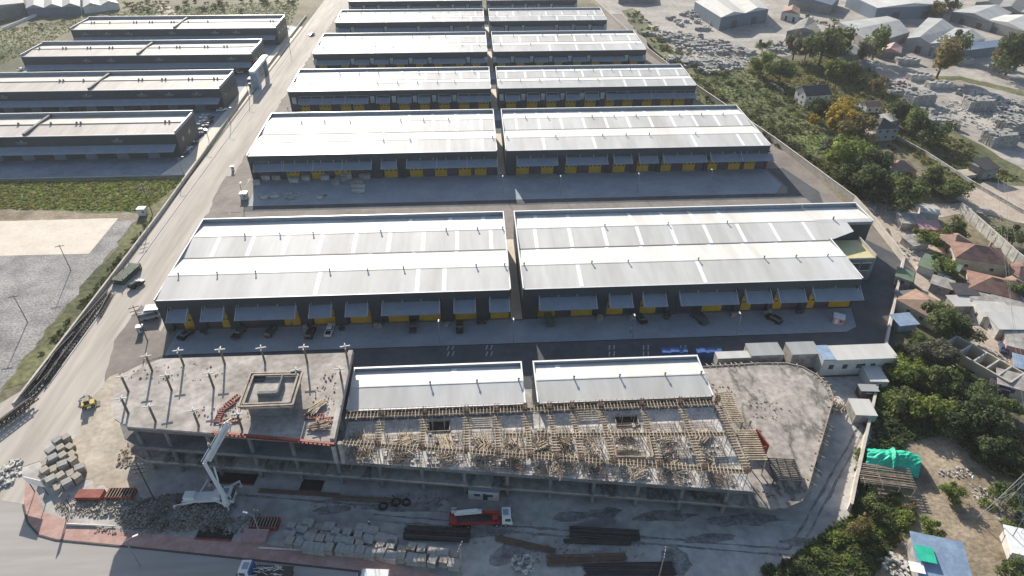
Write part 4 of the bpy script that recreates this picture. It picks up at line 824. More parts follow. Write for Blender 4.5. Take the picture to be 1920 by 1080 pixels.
# apron edge kerbs
wall_line('apron_kerb', [(-78, 128.15), (96, 127.85)], .2, .12, K['darkm'], 'thin dark kerb at the front edge of the nearest apron', 'kerb')
def mk_pole(h, arm=0, lamp=False, mt='timber2', cross=0):
    def f():
        o = thing('street_lamp' if lamp else 'utility_pole', '', 'street lamp' if lamp else 'pole'); MB().tube((0, 0, 0), (0, 0, h), .14, .09, n=7).build('pole_shaft', K[mt], o)
        if arm: MB().tube((0, 0, h - .05), (arm, 0, h + .3), .06, n=5).build('lamp_arm', K[mt], o)
        if lamp: MB().box(arm + .3, 0, h + .2, .9, .3, .14).build('lamp_head', K['cap'], o)
        for i in range(cross):
            c = MB().box(0, 0, h - .6 - i * 1.1, 2.4, .14, .14).build('crossarm', K['darkm'], o)
            for x in (-1.0, -.4, .4, 1.0): MB().tube((x, 0, h - .46 - i * 1.1), (x, 0, h - .2 - i * 1.1), .05, n=5).build('insulator', K['cap'], c)
        return o
    return f
upole = Proto(mk_pole(9, 0, False, 'timber2', 1)); lp = Proto(mk_pole(7.5, 1.3, True, 'grey')); yl = Proto(mk_pole(6.5, .8, True, 'grey')); hv = Proto(mk_pole(11.5, 0, False, 'darkm', 3))
upole.put(P(133, 507), .3, 'slim pole on the gravel yard below the concrete pad'); upole.put(P(52, 604), .3, 'slim pole at the left edge of the gravel yard')
upole.put(P(866, 1078, .1), 1.2, 'pole at the bottom edge right of the block stacks'); upole.put(P(1234, 1088, .1), 1.2, 'pole at the bottom edge right of the steel bars')
hv.put(P(291, 940, .1), .1, 'tall dark pole with three crossarms beside the rubble, left of the pump truck'); hv.put(P(286, 402, .1), .5, 'tall pole with crossarms beside the white transformer box')
hv.put(P(277, 640, .1), .5, 'dark pole at the left rear corner of the raised deck')
for i, (px, py) in enumerate([(345, 330), (392, 264), (433, 234), (468, 187), (505, 145), (545, 100)]): lp.put(P(px, py), 0, 'grey street lamp on the left verge of the road, %s one from the near end' % ordw(i), 'street lamps along the dusty road')
for i, (px, py) in enumerate([(825, 645), (963, 642), (1186, 634), (1380, 630), (458, 378), (943, 365), (1050, 365), (1195, 360), (1330, 352)]): yl.put(P(px, py, .1), 1.57, 'thin lamp post at the apron edge, %s' % ['left of the alley on the nearest apron', 'at the alley mouth on the nearest apron', 'right of the alley by the black sedan', 'near the right end of the nearest apron', 'by the kiosk left on the second apron', 'at the alley on the second apron', 'just right of the alley on the second apron', 'in the middle of the second apron', 'near the right end of the second apron'][i], 'thin lamp posts on the aprons')
lp.put(P(262, 1060, .1), .5, 'curved street lamp on the pavement below the rubble heap'); lp.put(P(492, 1012, .1), 2.8, 'street lamp on the pavement left of the block stacks')
o = single(MB().tube((0, 0, .2), (9.5, -1.0, .2), .22, .12, n=8), 'lamp_pole', K['precast'], 'pale pole lying along the pavement below the rubble', 'pole', P(125, 984, .12)); single(MB().tube((0, 0, .2), (9.5, -1.1, .2), .2, .12, n=8), 'lamp_pole', K['precast'], 'pale pole lying below the red formwork box near the block stacks', 'pole', P(486, 1028, .12))
# billboard frames on the corner
for (px, py, a, l, m_) in ((78, 925, -.3, 'white sheet panel on a frame at the street corner', 'cap'), (131, 955, 1.5, 'narrow grey panel frame on the pavement corner', 'facg')):
    p = P(px, py, .12); o = thing('signboard', l, 'signboard', p, a)
    MB().box(0, 0, 2.6, 4.0 if m_ == 'cap' else 1.2, .15, 2.0).build('board', K[m_], o)
    for s in (-1, 1): MB().tube((s * (1.6 if m_ == 'cap' else .4), 0, 0), (s * (1.6 if m_ == 'cap' else .4), 0, 2.59), .09, n=6).build('post', K['darkm'], o)
# transformer box, kiosks, gatehouse
def cabinet(px, py, w_, d_, h, mt, label, cat='cabinet', rz=0.0, z=.08, roof='cap', name='cabinet', win=True):
    p = P(px, py, z); o = thing(name, label, cat, p, rz); MB().box(0, 0, 0, w_, d_, h).build('shell', K[mt], o); MB().box(0, 0, h + .002, w_ + .3, d_ + .3, .16).build('roof', K[roof], o)
    if win: MB().box(-w_ * .15, -d_ / 2 - .02, .1, w_ * .3, .05, h * .75).build('door', K['wframe'], o); MB().box(w_ * .25, -d_ / 2 - .02, h * .45, w_ * .25, .05, h * .3).build('window', K['glass'], o)
    return o
cabinet(269, 402, 2.4, 2.0, 2.4, 'white', 'white transformer cabinet beside the tall pole on the verge')
cabinet(459, 372, 2.2, 2.0, 2.2, 'white', 'small pale kiosk at the left end of the second apron', 'kiosk', 0)
cabinet(265, 622, 1.4, 1.2, 1.8, 'para', 'small grey cabinet on the traffic island by the wide warehouse', rz=.2)
cabinet(290, 590, 3.4, 2.4, 2.4, 'para', 'grey kiosk tight against the left corner of the wide warehouse', 'kiosk', .1)
cabinet(1570, 604, 2.6, 2.2, 2.0, 'pinkr', 'small pink framed guard cubicle at the right end of the apron', 'kiosk', -.5, roof='wframe')
cabinet(437, 320, 1.0, .8, 1.8, 'white', 'small white cabinet on the verge right of the road', rz=.2)
cabinet(479, 162, 5, 4, 4.2, 'darkm', 'dark guard hut beside the white entrance gate', 'guard hut', 0, roof='facr')
t = thing('entrance_gate', 'white and grey entrance portal spanning the way to the dark warehouses', 'gate', P(492, 152))
MB().box(0, 10, 0, 1.6, 2.4, 8).build('gate_pier', K['facb'], t); MB().box(0, -10, 0, 3.2, 4.4, 7.99).build('gate_pier', K['bsheet'], t); MB().box(0, 0, 8.0, 2.6, 26, 1.2).build('lintel', K['cap'], t); MB().box(1.32, -10, 1.2, .05, 3.2, 5.2).build('panel', K['wframe'], t)
# site cabins and units on the right
def cabin(px, py, w_, d_, h, mt, rf, label, rz=0.0, nwin=3, grp='site cabins'):
    p = P(px, py, .1); o = thing('site_cabin', label, 'site cabin', p, rz, grp); MB().box(0, 0, 0, w_, d_, h).build('shell', K[mt], o)
    MB().box(0, 0, h + .002, w_ + .15, d_ + .15, .12).build('roof', K[rf], o)
    for i in range(nwin):
        x = -w_ / 2 + w_ * (i + .7) / (nwin + .4); wn = MB().box(x, -d_ / 2 - .02, h * .42, 1.2, .05, h * .3).build('window', K['glass'], o); MB().box(x, -d_ / 2 - .03, h * .42 + h * .3, 1.4, .06, .1).build('frame', K['wframe'], wn)
    if nwin: MB().box(w_ * .06, -d_ / 2 - .02, .1, .9, .05, h * .7).build('door', K['darkm'], o)
    return o
cabin(1594, 688, 18.5, 5.2, 4.8, 'white', 'facr', 'long white two storey site cabin beside the boundary wall', 0, 5)
p = P(1548, 664, 4.95); single(MB().box(0, 0, 0, 3.2, 5.3, .05), 'blue_sheet', K['bsheet'], 'pale blue sheet laid over the left end of the long white cabin roof', 'sheet', (p.x, P(1594, 688).y, 5.1))
cabin(1426, 680, 8, 4.5, 4.4, 'sheet', 'facg', 'grey corrugated unit behind the bare right deck, left of the pair', 0, 0)
cabin(1497, 678, 7, 4.5, 4.4, 'sheet', 'facg', 'grey corrugated unit between its twin and the long white cabin', 0, 0)
cabin(1372, 686, 9, 2.4, 3.6, 'sheet', 'facr', 'low pale corrugated unit at the right end of the white hall', 0, 0)
cabin(1634, 716, 4.2, 5.4, 2.6, 'white', 'facr', 'pale cabin against the boundary wall, rear of the three', -.1, 1); cabin(1622, 742, 4.0, 2.2, 2.5, 'darkm', 'facg', 'small dark opening cabin between two pale ones along the wall', -.1, 1); cabin(1610, 780, 4.6, 5.0, 2.8, 'sheet', 'facr', 'ribbed pale container roof against the boundary wall, front of the three', -.12, 0)
cabin(908, 928, 6, 2.4, 2.6, 'white', 'para', 'white site office tucked under the front of the unfinished building', -.14, 2)
heap('timber_heap', 1570, 765, .2, 5, 26, K['timber'], 'tan scaffold timbers beside the front container by the wall', 'timber heap', .9, .9)
for i, (px, py) in enumerate([(1262, 668), (1326, 668), (1652, 674)]):
    p = P(px, py, .1); b = MB()
    for q in range(6): b.box((-2.6 + q * 1.05) * (1 if i < 2 else .4), R.uniform(-.1, .1), 0, 1.15, 1.8, R.uniform(1.9, 2.3), R.uniform(-.06, .06))
    single(b, 'tarp_bundle', K['blue'], ['bright blue sheeting on the ground behind the right white hall', 'bright blue sheeting left of the low grey unit', 'blue drums by the wall end beside the long white cabin'][i], 'tarpaulin', p, 0)
# ------------------------------------------------------------------ steel trusses by the road
def mk_truss(L=11):
    def f():
        b = MB(); 
        for y, z in ((-.6, .1), (.6, .1), (0, 1.2)): b.beam((-L / 2, y, z), (L / 2, y, z), .2)
        k = int(L / 1.1)
        for i in range(k):
            x0, x1 = -L / 2 + i * 1.1, -L / 2 + (i + 1) * 1.1
            for y in (-.6, .6): b.beam((x0, y, .1), ((x0 + x1) / 2, 0, 1.2), .1); b.beam(((x0 + x1) / 2, 0, 1.2), (x1, y, .1), .1)
            b.beam((x0, -.6, .1), (x1, .6, .1), .1)
        o = b.build('steel_truss', K['darkm']); o['category'] = 'truss'; return o
    return f
tp = Proto(mk_truss())
spots = [(70, 716, 'lowest'), (92, 690, 'second'), (118, 655, 'third'), (150, 612, 'fourth'), (185, 573, 'fifth')]
for px, py, n_ in spots:
    for k, dx_ in enumerate((0, 1.9)):
        p = P(px, py, .1); tp.put((p.x + dx_, p.y, .1), 1.57 + R.uniform(-.12, .12), '%s dark steel truss of the %s pair lying along the low wall' % ('outer' if k == 0 else 'inner', n_ if n_ != 'lowest' else 'nearest'), 'steel trusses along the road wall')
for k in range(3):
    p = P(8 + k * 10, 790 - k * 6, .1 + k * .5); tp.put(p, 1.15, '%s steel truss of the heap at the left picture edge' % ['lowest', 'middle', 'uppermost'][k], 'steel trusses at the left edge')
b = MB()
for i in range(7):
    for j in range(3): b.beam((-4.5, i * .5 - 1.5, .3 + j * .6), (4.5, i * .5 - 1.5, .3 + j * .6), .3)
for x in (-4, -1.5, 1.5, 4): b.beam((x, -1.7, .05), (x, 1.9, .05), .2); b.beam((x, -1.7, 0), (x, -1.7, 2.2), .18); b.beam((x, 1.8, 0), (x, 1.8, 2.2), .18)
single(b, 'steel_rack', mat('olive_steel', (.09, .12, .085), .6, .2, 1), 'dark green stack of steel sections standing beside the black car on the road', 'steel stack', P(240, 518, .1), 1.35)
# ------------------------------------------------------------------ block stacks, bars, rubble in front of the site
def mk_block(w_, d_, n, mt):
    def f():
        o = thing('block_stack', '', 'block stack'); b = MB()
        for k in range(n): b.box(R.uniform(-.05, .05), R.uniform(-.05, .05), .12 + k * .56, w_, d_, .5, R.uniform(-.04, .04))
        b.build('blocks', K[mt], o); b = MB()
        for y in (-d_ * .35, 0, d_ * .35): b.box(0, y, 0, w_, .1, .11)
        b.build('pallet', K['timber2'], o); return o
    return f
bps = [Proto(mk_block(2.2, 1.7, 3, 'block')), Proto(mk_block(1.5, 1.8, 3, 'block')), Proto(mk_block(1.5, 1.5, 3, 'blockw')), Proto(mk_block(1.7, 1.3, 2, 'blockw'))]
rb = random.Random(21)
def blockrow(a, c, n, rowname, kinds, jz=.35, dx_=0.0):
    pa, pc = P(*a, .12), P(*c, .12); ang = math.atan2(pc.y - pa.y, pc.x - pa.x)
    for i in range(n):
        t_ = i / max(1, n - 1); p = pa.lerp(pc, t_) + Vector((rb.uniform(-.12, .12), rb.uniform(-jz, jz), 0)); k = rb.choice(kinds)
        bps[k].put(p, ang + rb.uniform(-.12, .12), '%s stack of blocks from the left in the %s' % (ordw(i), rowname), 'block stacks in front of the site')
blockrow((560, 988), (700, 1002), 8, 'rearmost low row of the long pile', [0, 3], .2); blockrow((548, 996), (735, 1022), 10, 'rear row of the long pile', [0, 1, 3]); blockrow((546, 1010), (850, 1046), 17, 'middle row of the long pile', [0, 1, 3, 2]); blockrow((545, 1025), (852, 1064), 17, 'front row of the long pile', [0, 1, 2, 2])
for i, (px, py) in enumerate([(128, 828), (112, 833), (134, 842), (118, 848), (100, 852), (138, 856), (122, 862), (104, 866), (88, 872), (140, 870), (122, 878), (104, 884), (88, 890), (154, 884), (136, 892), (118, 900), (100, 906), (84, 900), (148, 902), (130, 912), (112, 918)]):
    bps[[2, 1, 3][i % 3]].put(P(px, py, .1), -.75 + rb.uniform(-.3, .3), 'slab stack in the tilted pile by the side street, %s counting from the rear' % (ordw(i) if i < 20 else 'frontmost'), 'slab stacks in the tilted pile')
def bars(px, py, L, n, label, ang, mt='rust', th=.09, w_=1.8, h=.5, cat='steel bars'):
    p = P(px, py, .12); b = MB()
    for i in range(n): y = rb.uniform(-w_, w_) / 2; z = rb.uniform(.08, h); o_ = rb.uniform(-.4, .4); b.beam((-L / 2 + o_, y, z), (L / 2 + o_, y + rb.uniform(-.12, .12), z), th, th)
    return single(b, 'bar_bundle', K[mt], label, cat, p, ang, 'steel bar bundles on the site')
bars(820, 1004, 12, 90, 'thick dark bundle of steel bars behind the long pile of blocks', -.12, 'darkm', .11, 2.6, .9)
bars(1133, 1003, 12.5, 80, 'long dark bundle of steel bars right of centre', -.12, 'darkm', .11, 2.2, .8); bars(1120, 1018, 12, 40, 'thin dark bundle of bars just in front of the long bundle right of centre', -.1, 'darkm', .1, .8, .4)
bars(985, 1022, 11, 26, 'loose scattered bars lying aslant right of the block pile', -.3, 'rust', .09, 1.4, .3); bars(1100, 1050, 14, 40, 'low spread of rusty bars near the bottom edge', -.03, 'rust', .09, 2.2, .3); bars(1180, 1068, 16, 34, 'wide dark spread of bars at the bottom edge', -.05, 'darkm', .1, 3.0, .4)

bars(560, 925, 16, 20, 'long rusty bars at the foot of the facade behind the pump truck', -.13, 'rust', .1, 1.0, .3); bars(690, 938, 14, 20, 'long rusty bars at the foot of the facade left of the tyres', -.13, 'rust', .1, 1.2, .3)
bars(1115, 985, 8, 14, 'single layer of thin bars near the lone lamp on the site', .2, 'grey', .08, 2.4, .2)
def rubble(px, py, w_, d_, n, smax, label, mt='rubble', h=1.2, name='rubble_heap', hh=.0, cat='rubble heap', z=.1):
    p = P(px, py, z); b = MB()
    for i in range(n):
        a = rb.random() * 6.283; r_ = math.sqrt(rb.random()); x, y = math.cos(a) * r_ * w_ / 2, math.sin(a) * r_ * d_ / 2; s = rb.uniform(.25, 1) ** 2 * smax
        b.box(x, y, max(0, (1 - r_) * h * rb.random()), s, s * rb.uniform(.4, 1), s * rb.uniform(.25, .7), rb.random() * 3)
    o = b.build(name, K[mt]); o.location = p; o['kind'] = 'stuff'; o['label'] = label; o['category'] = cat; return o
rubble(330, 960, 23, 9, 1900, .5, 'dark heap of broken concrete and boards left of the pump truck', h=1.6); rubble(215, 950, 13, 5, 800, .42, 'pale broken rubble beside the red open box', 'blockw', .9); rubble(430, 985, 12, 4, 300, .6, 'low rubble below the pump truck', h=.7)
rubble(980, 1060, 4.5, 4, 120, .7, 'small heap of pale lumps near the bottom edge', 'stone', .9); rubble(1100, 1035, 22, 6, 300, .35, 'scattered offcuts among the steel bars', h=.3); rubble(245, 850, 5, 8, 160, .5, 'crumbling soil and stones at the left foot of the building', 'timber2', .6); rubble(10, 890, 6, 8, 140, .9, 'pile of pale scrap at the left picture edge', 'stone', 1.2)
rubble(1530, 740, 5, 5, 60, .3, 'scattered bits on the yard beside the bare deck', h=.2); rubble(715, 940, 30, 3, 260, .4, 'scattered debris along the foot of the facade', h=.3)

rubble(300, 990, 26, 3, 500, .35, 'earthy spoil strewn along the inner edge of the pavement', 'timber2', .5); rubble(150, 945, 9, 6, 400, .35, 'brown spoil around the foot of the tilted slab pile', 'soil', .6); rubble(880, 1000, 30, 5, 260, .25, 'small stones scattered on the ground around the red truck', h=.15)
rubble(163, 749, 2.4, 2.4, 60, .9, 'heap of pale bags beside the loader', 'block', 1.6, 'bag_heap', cat='bag heap')
def mk_skip(col):
    def f():
        o = thing('open_steel_box', '', 'steel box'); b = MB(); w_, d_, h = 5.2, 2.2, 1.1
        b.box(0, -d_ / 2, 0, w_, .1, h); b.box(0, d_ / 2, 0, w_, .1, h); b.box(-w_ / 2, 0, 0, .1, d_ - .12, h); b.box(w_ / 2, 0, 0, .1, d_ - .12, h); b.build('side', K[col], o)
        MB().box(0, 0, 0, w_ - .12, d_ - .12, .1).build('floor', K['tyre'], o)
        b = MB()
        for i in range(9): b.box(-2.3 + i * .57, 0, h + .01, .16, d_, .1)
        b.build('rib', K['timber2'], o); return o
    return f
sk = Proto(mk_skip('red')); sk.put(P(229, 930, .1), -.05, 'red ribbed open box between the rubble and the dark pole'); sk.put(P(498, 985, .1), -.08, 'dark red ribbed open box left of the long pile of blocks')
single(MB().box(0, 0, 0, 5.0, 2.0, 1.2), 'plate_stack', K['red'], 'red plate stack left of the ribbed open box', 'steel plates', P(172, 932, .1), -.05)
single(MB().box(0, 0, 0, 4.6, 2.4, 1.0), 'plate_stack', K['pinkr'], 'faded pink plate stack in front of the dark red ribbed box', 'steel plates', P(480, 1008, .1), -.08)
for (px, py, L, l) in ((405, 1000, 7, 'dark pit lined with boards below the pump truck'), (440, 897, 9, 'dark excavation behind the cab of the pump truck'), (585, 910, 4.5, 'dark pit at the facade foot right of the pump truck')):
    p = P(px, py, .105); o = thing('trench', l, 'trench', p, -.13); MB().box(0, 0, 0, L, 2.6, .03).build('trench_shade', K['tyre'], o); MB().box(0, -1.4, 0, L, .2, .3).build('board', K['red'], o)  # black sheet on the ground stands in for the shaded pit bottom
def ring_(px, py, r_, label):
    p = P(px, py, .12); b = MB(); n = 16
    for i in range(n): a0, a1 = 6.283 * i / n, 6.283 * (i + 1) / n; b.beam((math.cos(a0) * r_, math.sin(a0) * r_, .2), (math.cos(a1) * r_, math.sin(a1) * r_, .2), .35, .35)
    single(b, 'tyre', K['tyre'], label, 'tyre', p, 0, 'loose tyres on the site')
ring_(719, 950, .75, 'loose tyre in front of the others on the site ground'); ring_(743, 943, .8, 'left tyre of the rear pair on the site ground'); ring_(762, 943, .7, 'right tyre of the rear pair on the site ground')
# materials in the second yard
for i, (px, py, w_, d_, h) in enumerate([(668, 345, 5, 2, 1.2), (672, 352, 5, 2, 1.0), (672, 360, 4.5, 2, .8), (640, 338, 4, 2, 1.6), (495, 372, 3, 2, .6), (515, 370, 3, 2, .6), (545, 372, 3, 1.5, .5), (600, 372, 2, 2, .6), (500, 335, 3, 2.5, 1.8), (520, 335, 3, 2.5, 1.8), (552, 340, 3.5, 2, 1.6), (610, 335, 3, 2.5, 1.8), (630, 345, 3, 2, 1.4), (575, 336, 3, 2.2, 1.7), (650, 334, 4, 2.2, 2.0), (685, 334, 4, 2.2, 2.0), (482, 345, 2.4, 2, 1.4)]):
    b = MB(); nn = 5
    for k in range(nn): b.box(R.uniform(-.1, .1), 0, k * h / nn, w_, d_, h / nn - .05, R.uniform(-.05, .05))
    single(b, 'material_stack', K['stone' if i % 3 else 'sheet'], 'pale stack of building material in the left yard of the second row, %s' % ordw(i), 'material stack', P(px, py, .1), R.uniform(-.2, .2), 'material stacks in the second yard')
rubble(525, 366, 18, 3, 170, .7, 'loose boards and panels strewn over the left end of the second apron', 'stone', .4); rubble(605, 368, 4, 2, 40, .6, 'small heap of scrap at the edge of the second apron', 'rubble', .5)
for i, (px, py, w_, d_, n_) in enumerate(((1400, 815, 9, 3, 90), (1440, 770, 10, 6, 70), (1450, 920, 8, 3, 90), (1350, 730, 6, 4, 50), (330, 700, 20, 6, 60), (420, 775, 12, 6, 110), (610, 740, 5, 14, 90))):
    rubble(px, py, w_, d_, n_, .4, 'offcuts and debris scattered over the %s' % ('right deck by the slatted forms', 'middle of the right deck', 'front tip of the right deck', 'rear of the right deck', 'rear of the raised deck', 'raised deck near the boom tip', 'raised deck right of the penthouse')[i], 'timber2' if i % 2 else 'rust', .1, z=(Z3 if i < 4 else Z1) + .01)
# ------------------------------------------------------------------ people
def mk_person():
    o = thing('person', '', 'person')
    vs = [(0, 0, .95), (0, 0, 1.2), (0, 0, 1.45), (0, 0, 1.6), (0, .02, 1.75), (.1, 0, .9), (.12, .03, .5), (.12, 0, .06), (.12, .14, .04), (-.1, 0, .9), (-.12, -.05, .5), (-.12, -.02, .06), (-.12, .12, .04), (.2, 0, 1.42), (.27, 0, 1.15), (.25, .15, .95), (-.2, 0, 1.42), (-.27, 0, 1.15), (-.25, .1, .93)]
    es = [(0, 1), (1, 2), (2, 3), (3, 4), (0, 5), (5, 6), (6, 7), (7, 8), (0, 9), (9, 10), (10, 11), (11, 12), (2, 13), (13, 14), (14, 15), (2, 16), (16, 17), (17, 18)]
    rd = [.15, .15, .16, .06, .11, .1, .075, .05, .04, .1, .075, .05, .04, .07, .05, .04, .07, .05, .04]
    me = bpy.data.meshes.new('body'); me.from_pydata(vs, es, []); b = bpy.data.objects.new('body', me); sc.collection.objects.link(b); b.parent = o
    m_ = b.modifiers.new('skin', 'SKIN'); 
    for i, v in enumerate(me.skin_vertices[0].data): v.radius = (rd[i], rd[i])
    me.skin_vertices[0].data[0].use_root = True; b.modifiers.new('sub', 'SUBSURF').levels = 1
    me.materials.append(K['blue']); MB().tube((0, .02, 1.78), (0, .02, 1.9), .14, .09, n=8).build('helmet', K['cap'], o); MB().tube((0, 0, 1.05), (0, 0, 1.5), .2, .22, n=8).build('vest', K['ybeam'], o); return o
pp = Proto(mk_person)
for px, py, z, l in ((480, 966, .1, 'left of two workers standing behind the dark red ribbed box'), (487, 967, .1, 'right of two workers standing behind the dark red ribbed box'), (548, 610, .15, 'person walking near the apron behind the cars'), (395, 843, Z1, 'worker at the deck edge beside the boom'), (598, 798, Z1, 'worker on the raised deck in front of the timber heap'), (694, 988, .1, 'worker beside the block pile'), (1405, 798, Z3, 'worker by the slatted form on the right deck'), (1182, 625, .15, 'person standing right of the alley on the apron'), (1212, 868, ZB, 'worker in the box form of the middle bay'), (540, 207, .1, 'person at the roadside by the third row of warehouses')):
    pp.put(P(px, py, z), R.uniform(0, 6), l, 'people on the site')
# ------------------------------------------------------------------ village houses
def house(px, py, w_, d_, h, rz, wall, roof, label, kind='gable', rh=1.8, chim=False, nwin=2, ov=.4, name='house', cat='house', z=0.0):
    """px, py: photo point of the footprint centre; ridge along local x."""
    p = P(px, py, z); o = thing(name, label, cat, p, math.radians(rz)); b = MB(); b.box(0, 0, 0, w_, d_, h)
    if kind == 'gable':
        for s in (-1, 1): b.add([(s * w_ / 2, -d_ / 2, h), (s * w_ / 2, d_ / 2, h), (s * w_ / 2, 0, h + rh - .05), (s * (w_ / 2 - .2), -d_ / 2, h), (s * (w_ / 2 - .2), d_ / 2, h), (s * (w_ / 2 - .2), 0, h + rh - .05)], [(0, 1, 2), (5, 4, 3), (0, 2, 5, 3), (1, 4, 5, 2)])
    b.build('wall', K[wall], o); X, Y_ = w_ / 2 + ov, d_ / 2 + ov; e = h - .15; t = .16; b = MB()
    if kind == 'gable':
        for s in (-1, 1): b.add([(-X, s * Y_, e), (X, s * Y_, e), (X, 0, h + rh), (-X, 0, h + rh), (-X, s * Y_, e + t), (X, s * Y_, e + t), (X, 0, h + rh + t), (-X, 0, h + rh + t)], [(3, 2, 1, 0), (4, 5, 6, 7), (0, 1, 5, 4), (1, 2, 6, 5), (2, 3, 7, 6), (3, 0, 4, 7)])
    elif kind == 'hip':
        q = max(.3, X - Y_)
        b.add([(-X, -Y_, h), (X, -Y_, h), (X, Y_, h), (-X, Y_, h), (-q, 0, h + rh), (q, 0, h + rh)], [(0, 1, 5, 4), (1, 2, 5), (2, 3, 4, 5), (3, 0, 4), (3, 2, 1, 0)])
    elif kind == 'flat': b.box(0, 0, h + .002, w_ + ov, d_ + ov, .2)
    elif kind == 'shed': b.add([(-X, -Y_, h), (X, -Y_, h), (X, Y_, h + rh), (-X, Y_, h + rh), (-X, -Y_, h + t), (X, -Y_, h + t), (X, Y_, h + rh + t), (-X, Y_, h + rh + t)], [(3, 2, 1, 0), (4, 5, 6, 7), (0, 1, 5, 4), (1, 2, 6, 5), (2, 3, 7, 6), (3, 0, 4, 7)])
    if kind != 'none':
        rf = b.build('roof', K[roof], o)
        if kind in ('gable', 'hip'): r_ = X if kind == 'gable' else max(.3, X - Y_); MB().box(0, 0, h + rh + (t if kind == 'gable' else 0) - .03, r_ * 2, .3, .12).build('ridge', K[roof], rf)
        if chim: MB().box(w_ * .2, d_ * .15, h + rh * .5, .6, .6, rh * .5 + .9).build('chimney', K['terra2'], rf)
    if nwin:
        for s in (-1, 1):
            for i in range(nwin):
                x = -w_ / 2 + w_ * (i + .5) / nwin
                for zz in ([1.1] if h < 4.5 else [1.1, 3.7]):
                    wn = MB().box(x, s * (d_ / 2 + .02), zz, 1.0, .06, 1.1).build('window', K['glass'], o); MB().box(x, s * (d_ / 2 + .03), zz + 1.11, 1.2, .1, .1).build('sill', K['wframe'], wn)
        for s in (-1, 1):
            for zz in ([1.1] if h < 4.5 else [1.1, 3.7]):
                for y in ((0,) if d_ < 7 else (-1.8, 1.8)): MB().box(s * (w_ / 2 + .02), y, zz, .06, 1.0, 1.1).build('window', K['glass'], o)
    return o
house(1519, 194, 12.5, 9, 5.6, 8, 'white', 'slate', 'white two storey house with a dark gable roof alone in the meadow', rh=3.0, nwin=3, chim=True)
house(1646, 256, 10, 9, 5.4, 5, 'facg', 'slate', 'two storey grey house with a dark hipped roof by the garden wall', 'hip', 2.6, nwin=3)
house(1665, 236, 7, 6, 3.6, 20, 'white', 'facr', 'pale flat canopied annex at the right of the two storey grey house', 'shed', .8)
house(1619, 262, 5.2, 5, 3.4, 12, 'cream', 'cream', 'small cream square building left of the two storey grey house', 'flat')
house(1672, 222, 6, 5, 3, -20, 'pinkr', 'terra', 'small red tiled roof behind the two storey grey house', 'hip', 1.5, nwin=1)
house(1628, 208, 7, 6, 3.2, 5, 'white', 'terra2', 'white cottage with a faded pink roof behind the autumn tree', 'gable', 1.4)
house(1682, 325, 9.5, 8, 3.2, -12, 'cream', 'terra2', 'cottage with faded pink and grey tiled roof among the dark trees', 'hip', 2.2)
house(1738, 352, 6.5, 5, 3, -10, 'cream', 'terra2', 'small house nearly hidden in trees below the garden wall', 'gable', 1.3, nwin=1)
house(1812, 330, 6, 5, 1.6, 10, 'cream', 'sheet', 'roofless beige ruin walls beside the dark wrecked house', 'none', nwin=0)
house(1838, 330, 7, 6, 4.2, 15, 'facd', 'slate', 'dark wrecked house with broken roof in the dry meadow', 'shed', 1.6, nwin=1)
house(1824, 494, 13.5, 10, 3.8, -22, 'cream', 'terra', 'large house with hipped terracotta roof beside the ribbed panel wall', 'hip', 2.6, chim=True)
house(1783, 468, 7.5, 7, 3.6, 8, 'terra2', 'terra2', 'lower brown roofed wing left of the large terracotta house', 'hip', 1.8)
house(1853, 552, 12, 9.5, 3.4, -30, 'cream', 'terra', 'house with pinkish terracotta hipped roof in front of the large one', 'hip', 2.2)
house(1728, 590, 8.5, 11, 3.4, 28, 'cream', 'terra2', 'brown tiled house by the lane beside the boundary wall', 'hip', 1.8)
house(1756, 512, 9.5, 7, 2.4, -45, 'white', 'greens', 'low hut with white wall and green sheet roof by the lane', 'shed', .5, nwin=1)
house(1705, 424, 8, 6, 2.6, -12, 'sheet', 'sheet', 'patchwork grey sheet roofed shack at the top of the lane', 'shed', .4, nwin=0, name='shack', cat='shack')
house(1737, 409, 5, 4.5, 3, -20, 'white', 'facr', 'small pale flat roofed shack by the shaded lane bend', 'shed', .3, nwin=0, name='shack', cat='shack')
house(1736, 436, 6.5, 5, 2.6, -12, 'pinkr', 'pinkr', 'shack with faded pink sheet roof behind the yellow green tree', 'shed', .5, nwin=0, name='shack', cat='shack')
house(1712, 462, 6, 5, 2.2, 12, 'sheet', 'sheet', 'collapsed grey shack with scattered boards by the lane', 'shed', .4, nwin=0, name='shack', cat='shack')
house(1804, 578, 8, 4, 2.4, -2, 'sheet', 'facr', 'low shack with long pale striped sheet roof', 'shed', .3, nwin=0, name='shack', cat='shack')
house(1853, 600, 7.5, 5.5, 3.2, -8, 'white', 'white', 'shed with bright white roof and blue sheet side', 'shed', .6, nwin=1, name='shack', cat='shack')
house(1800, 560, 5.5, 4.5, 3.0, -8, 'slate', 'slate', 'dark roofed lean-to beside the lane above the long shack', 'shed', .4, nwin=0, name='shack', cat='shack')
house(1876, 622, 7, 6, 3.4, -4, 'white', 'facr', 'white shed with grey green sheet roof, purple at its foot', 'shed', .4, nwin=1, name='shack', cat='shack')
house(1893, 582, 10, 8, 2.8, -20, 'sheet', 'sheet', 'wide shack with rusty pale sheet roof at the right edge', 'shed', .5, nwin=0, name='shack', cat='shack')
house(1916, 610, 9, 7, 2.8, -15, 'sheet', 'facr', 'grey striped shack roof cut by the right edge', 'shed', .4, nwin=0, name='shack', cat='shack')
house(1912, 655, 8, 7, 2.6, -30, 'pinkr', 'sheet', 'shack with scrap beside the sloping lane at the right edge', 'shed', .4, nwin=0, name='shack', cat='shack')
house(1690, 612, 5, 4, 2.2, 5, 'bsheet', 'bsheet', 'small blue grey sheet roof tight against the boundary wall', 'shed', .3, nwin=0, name='shack', cat='shack')
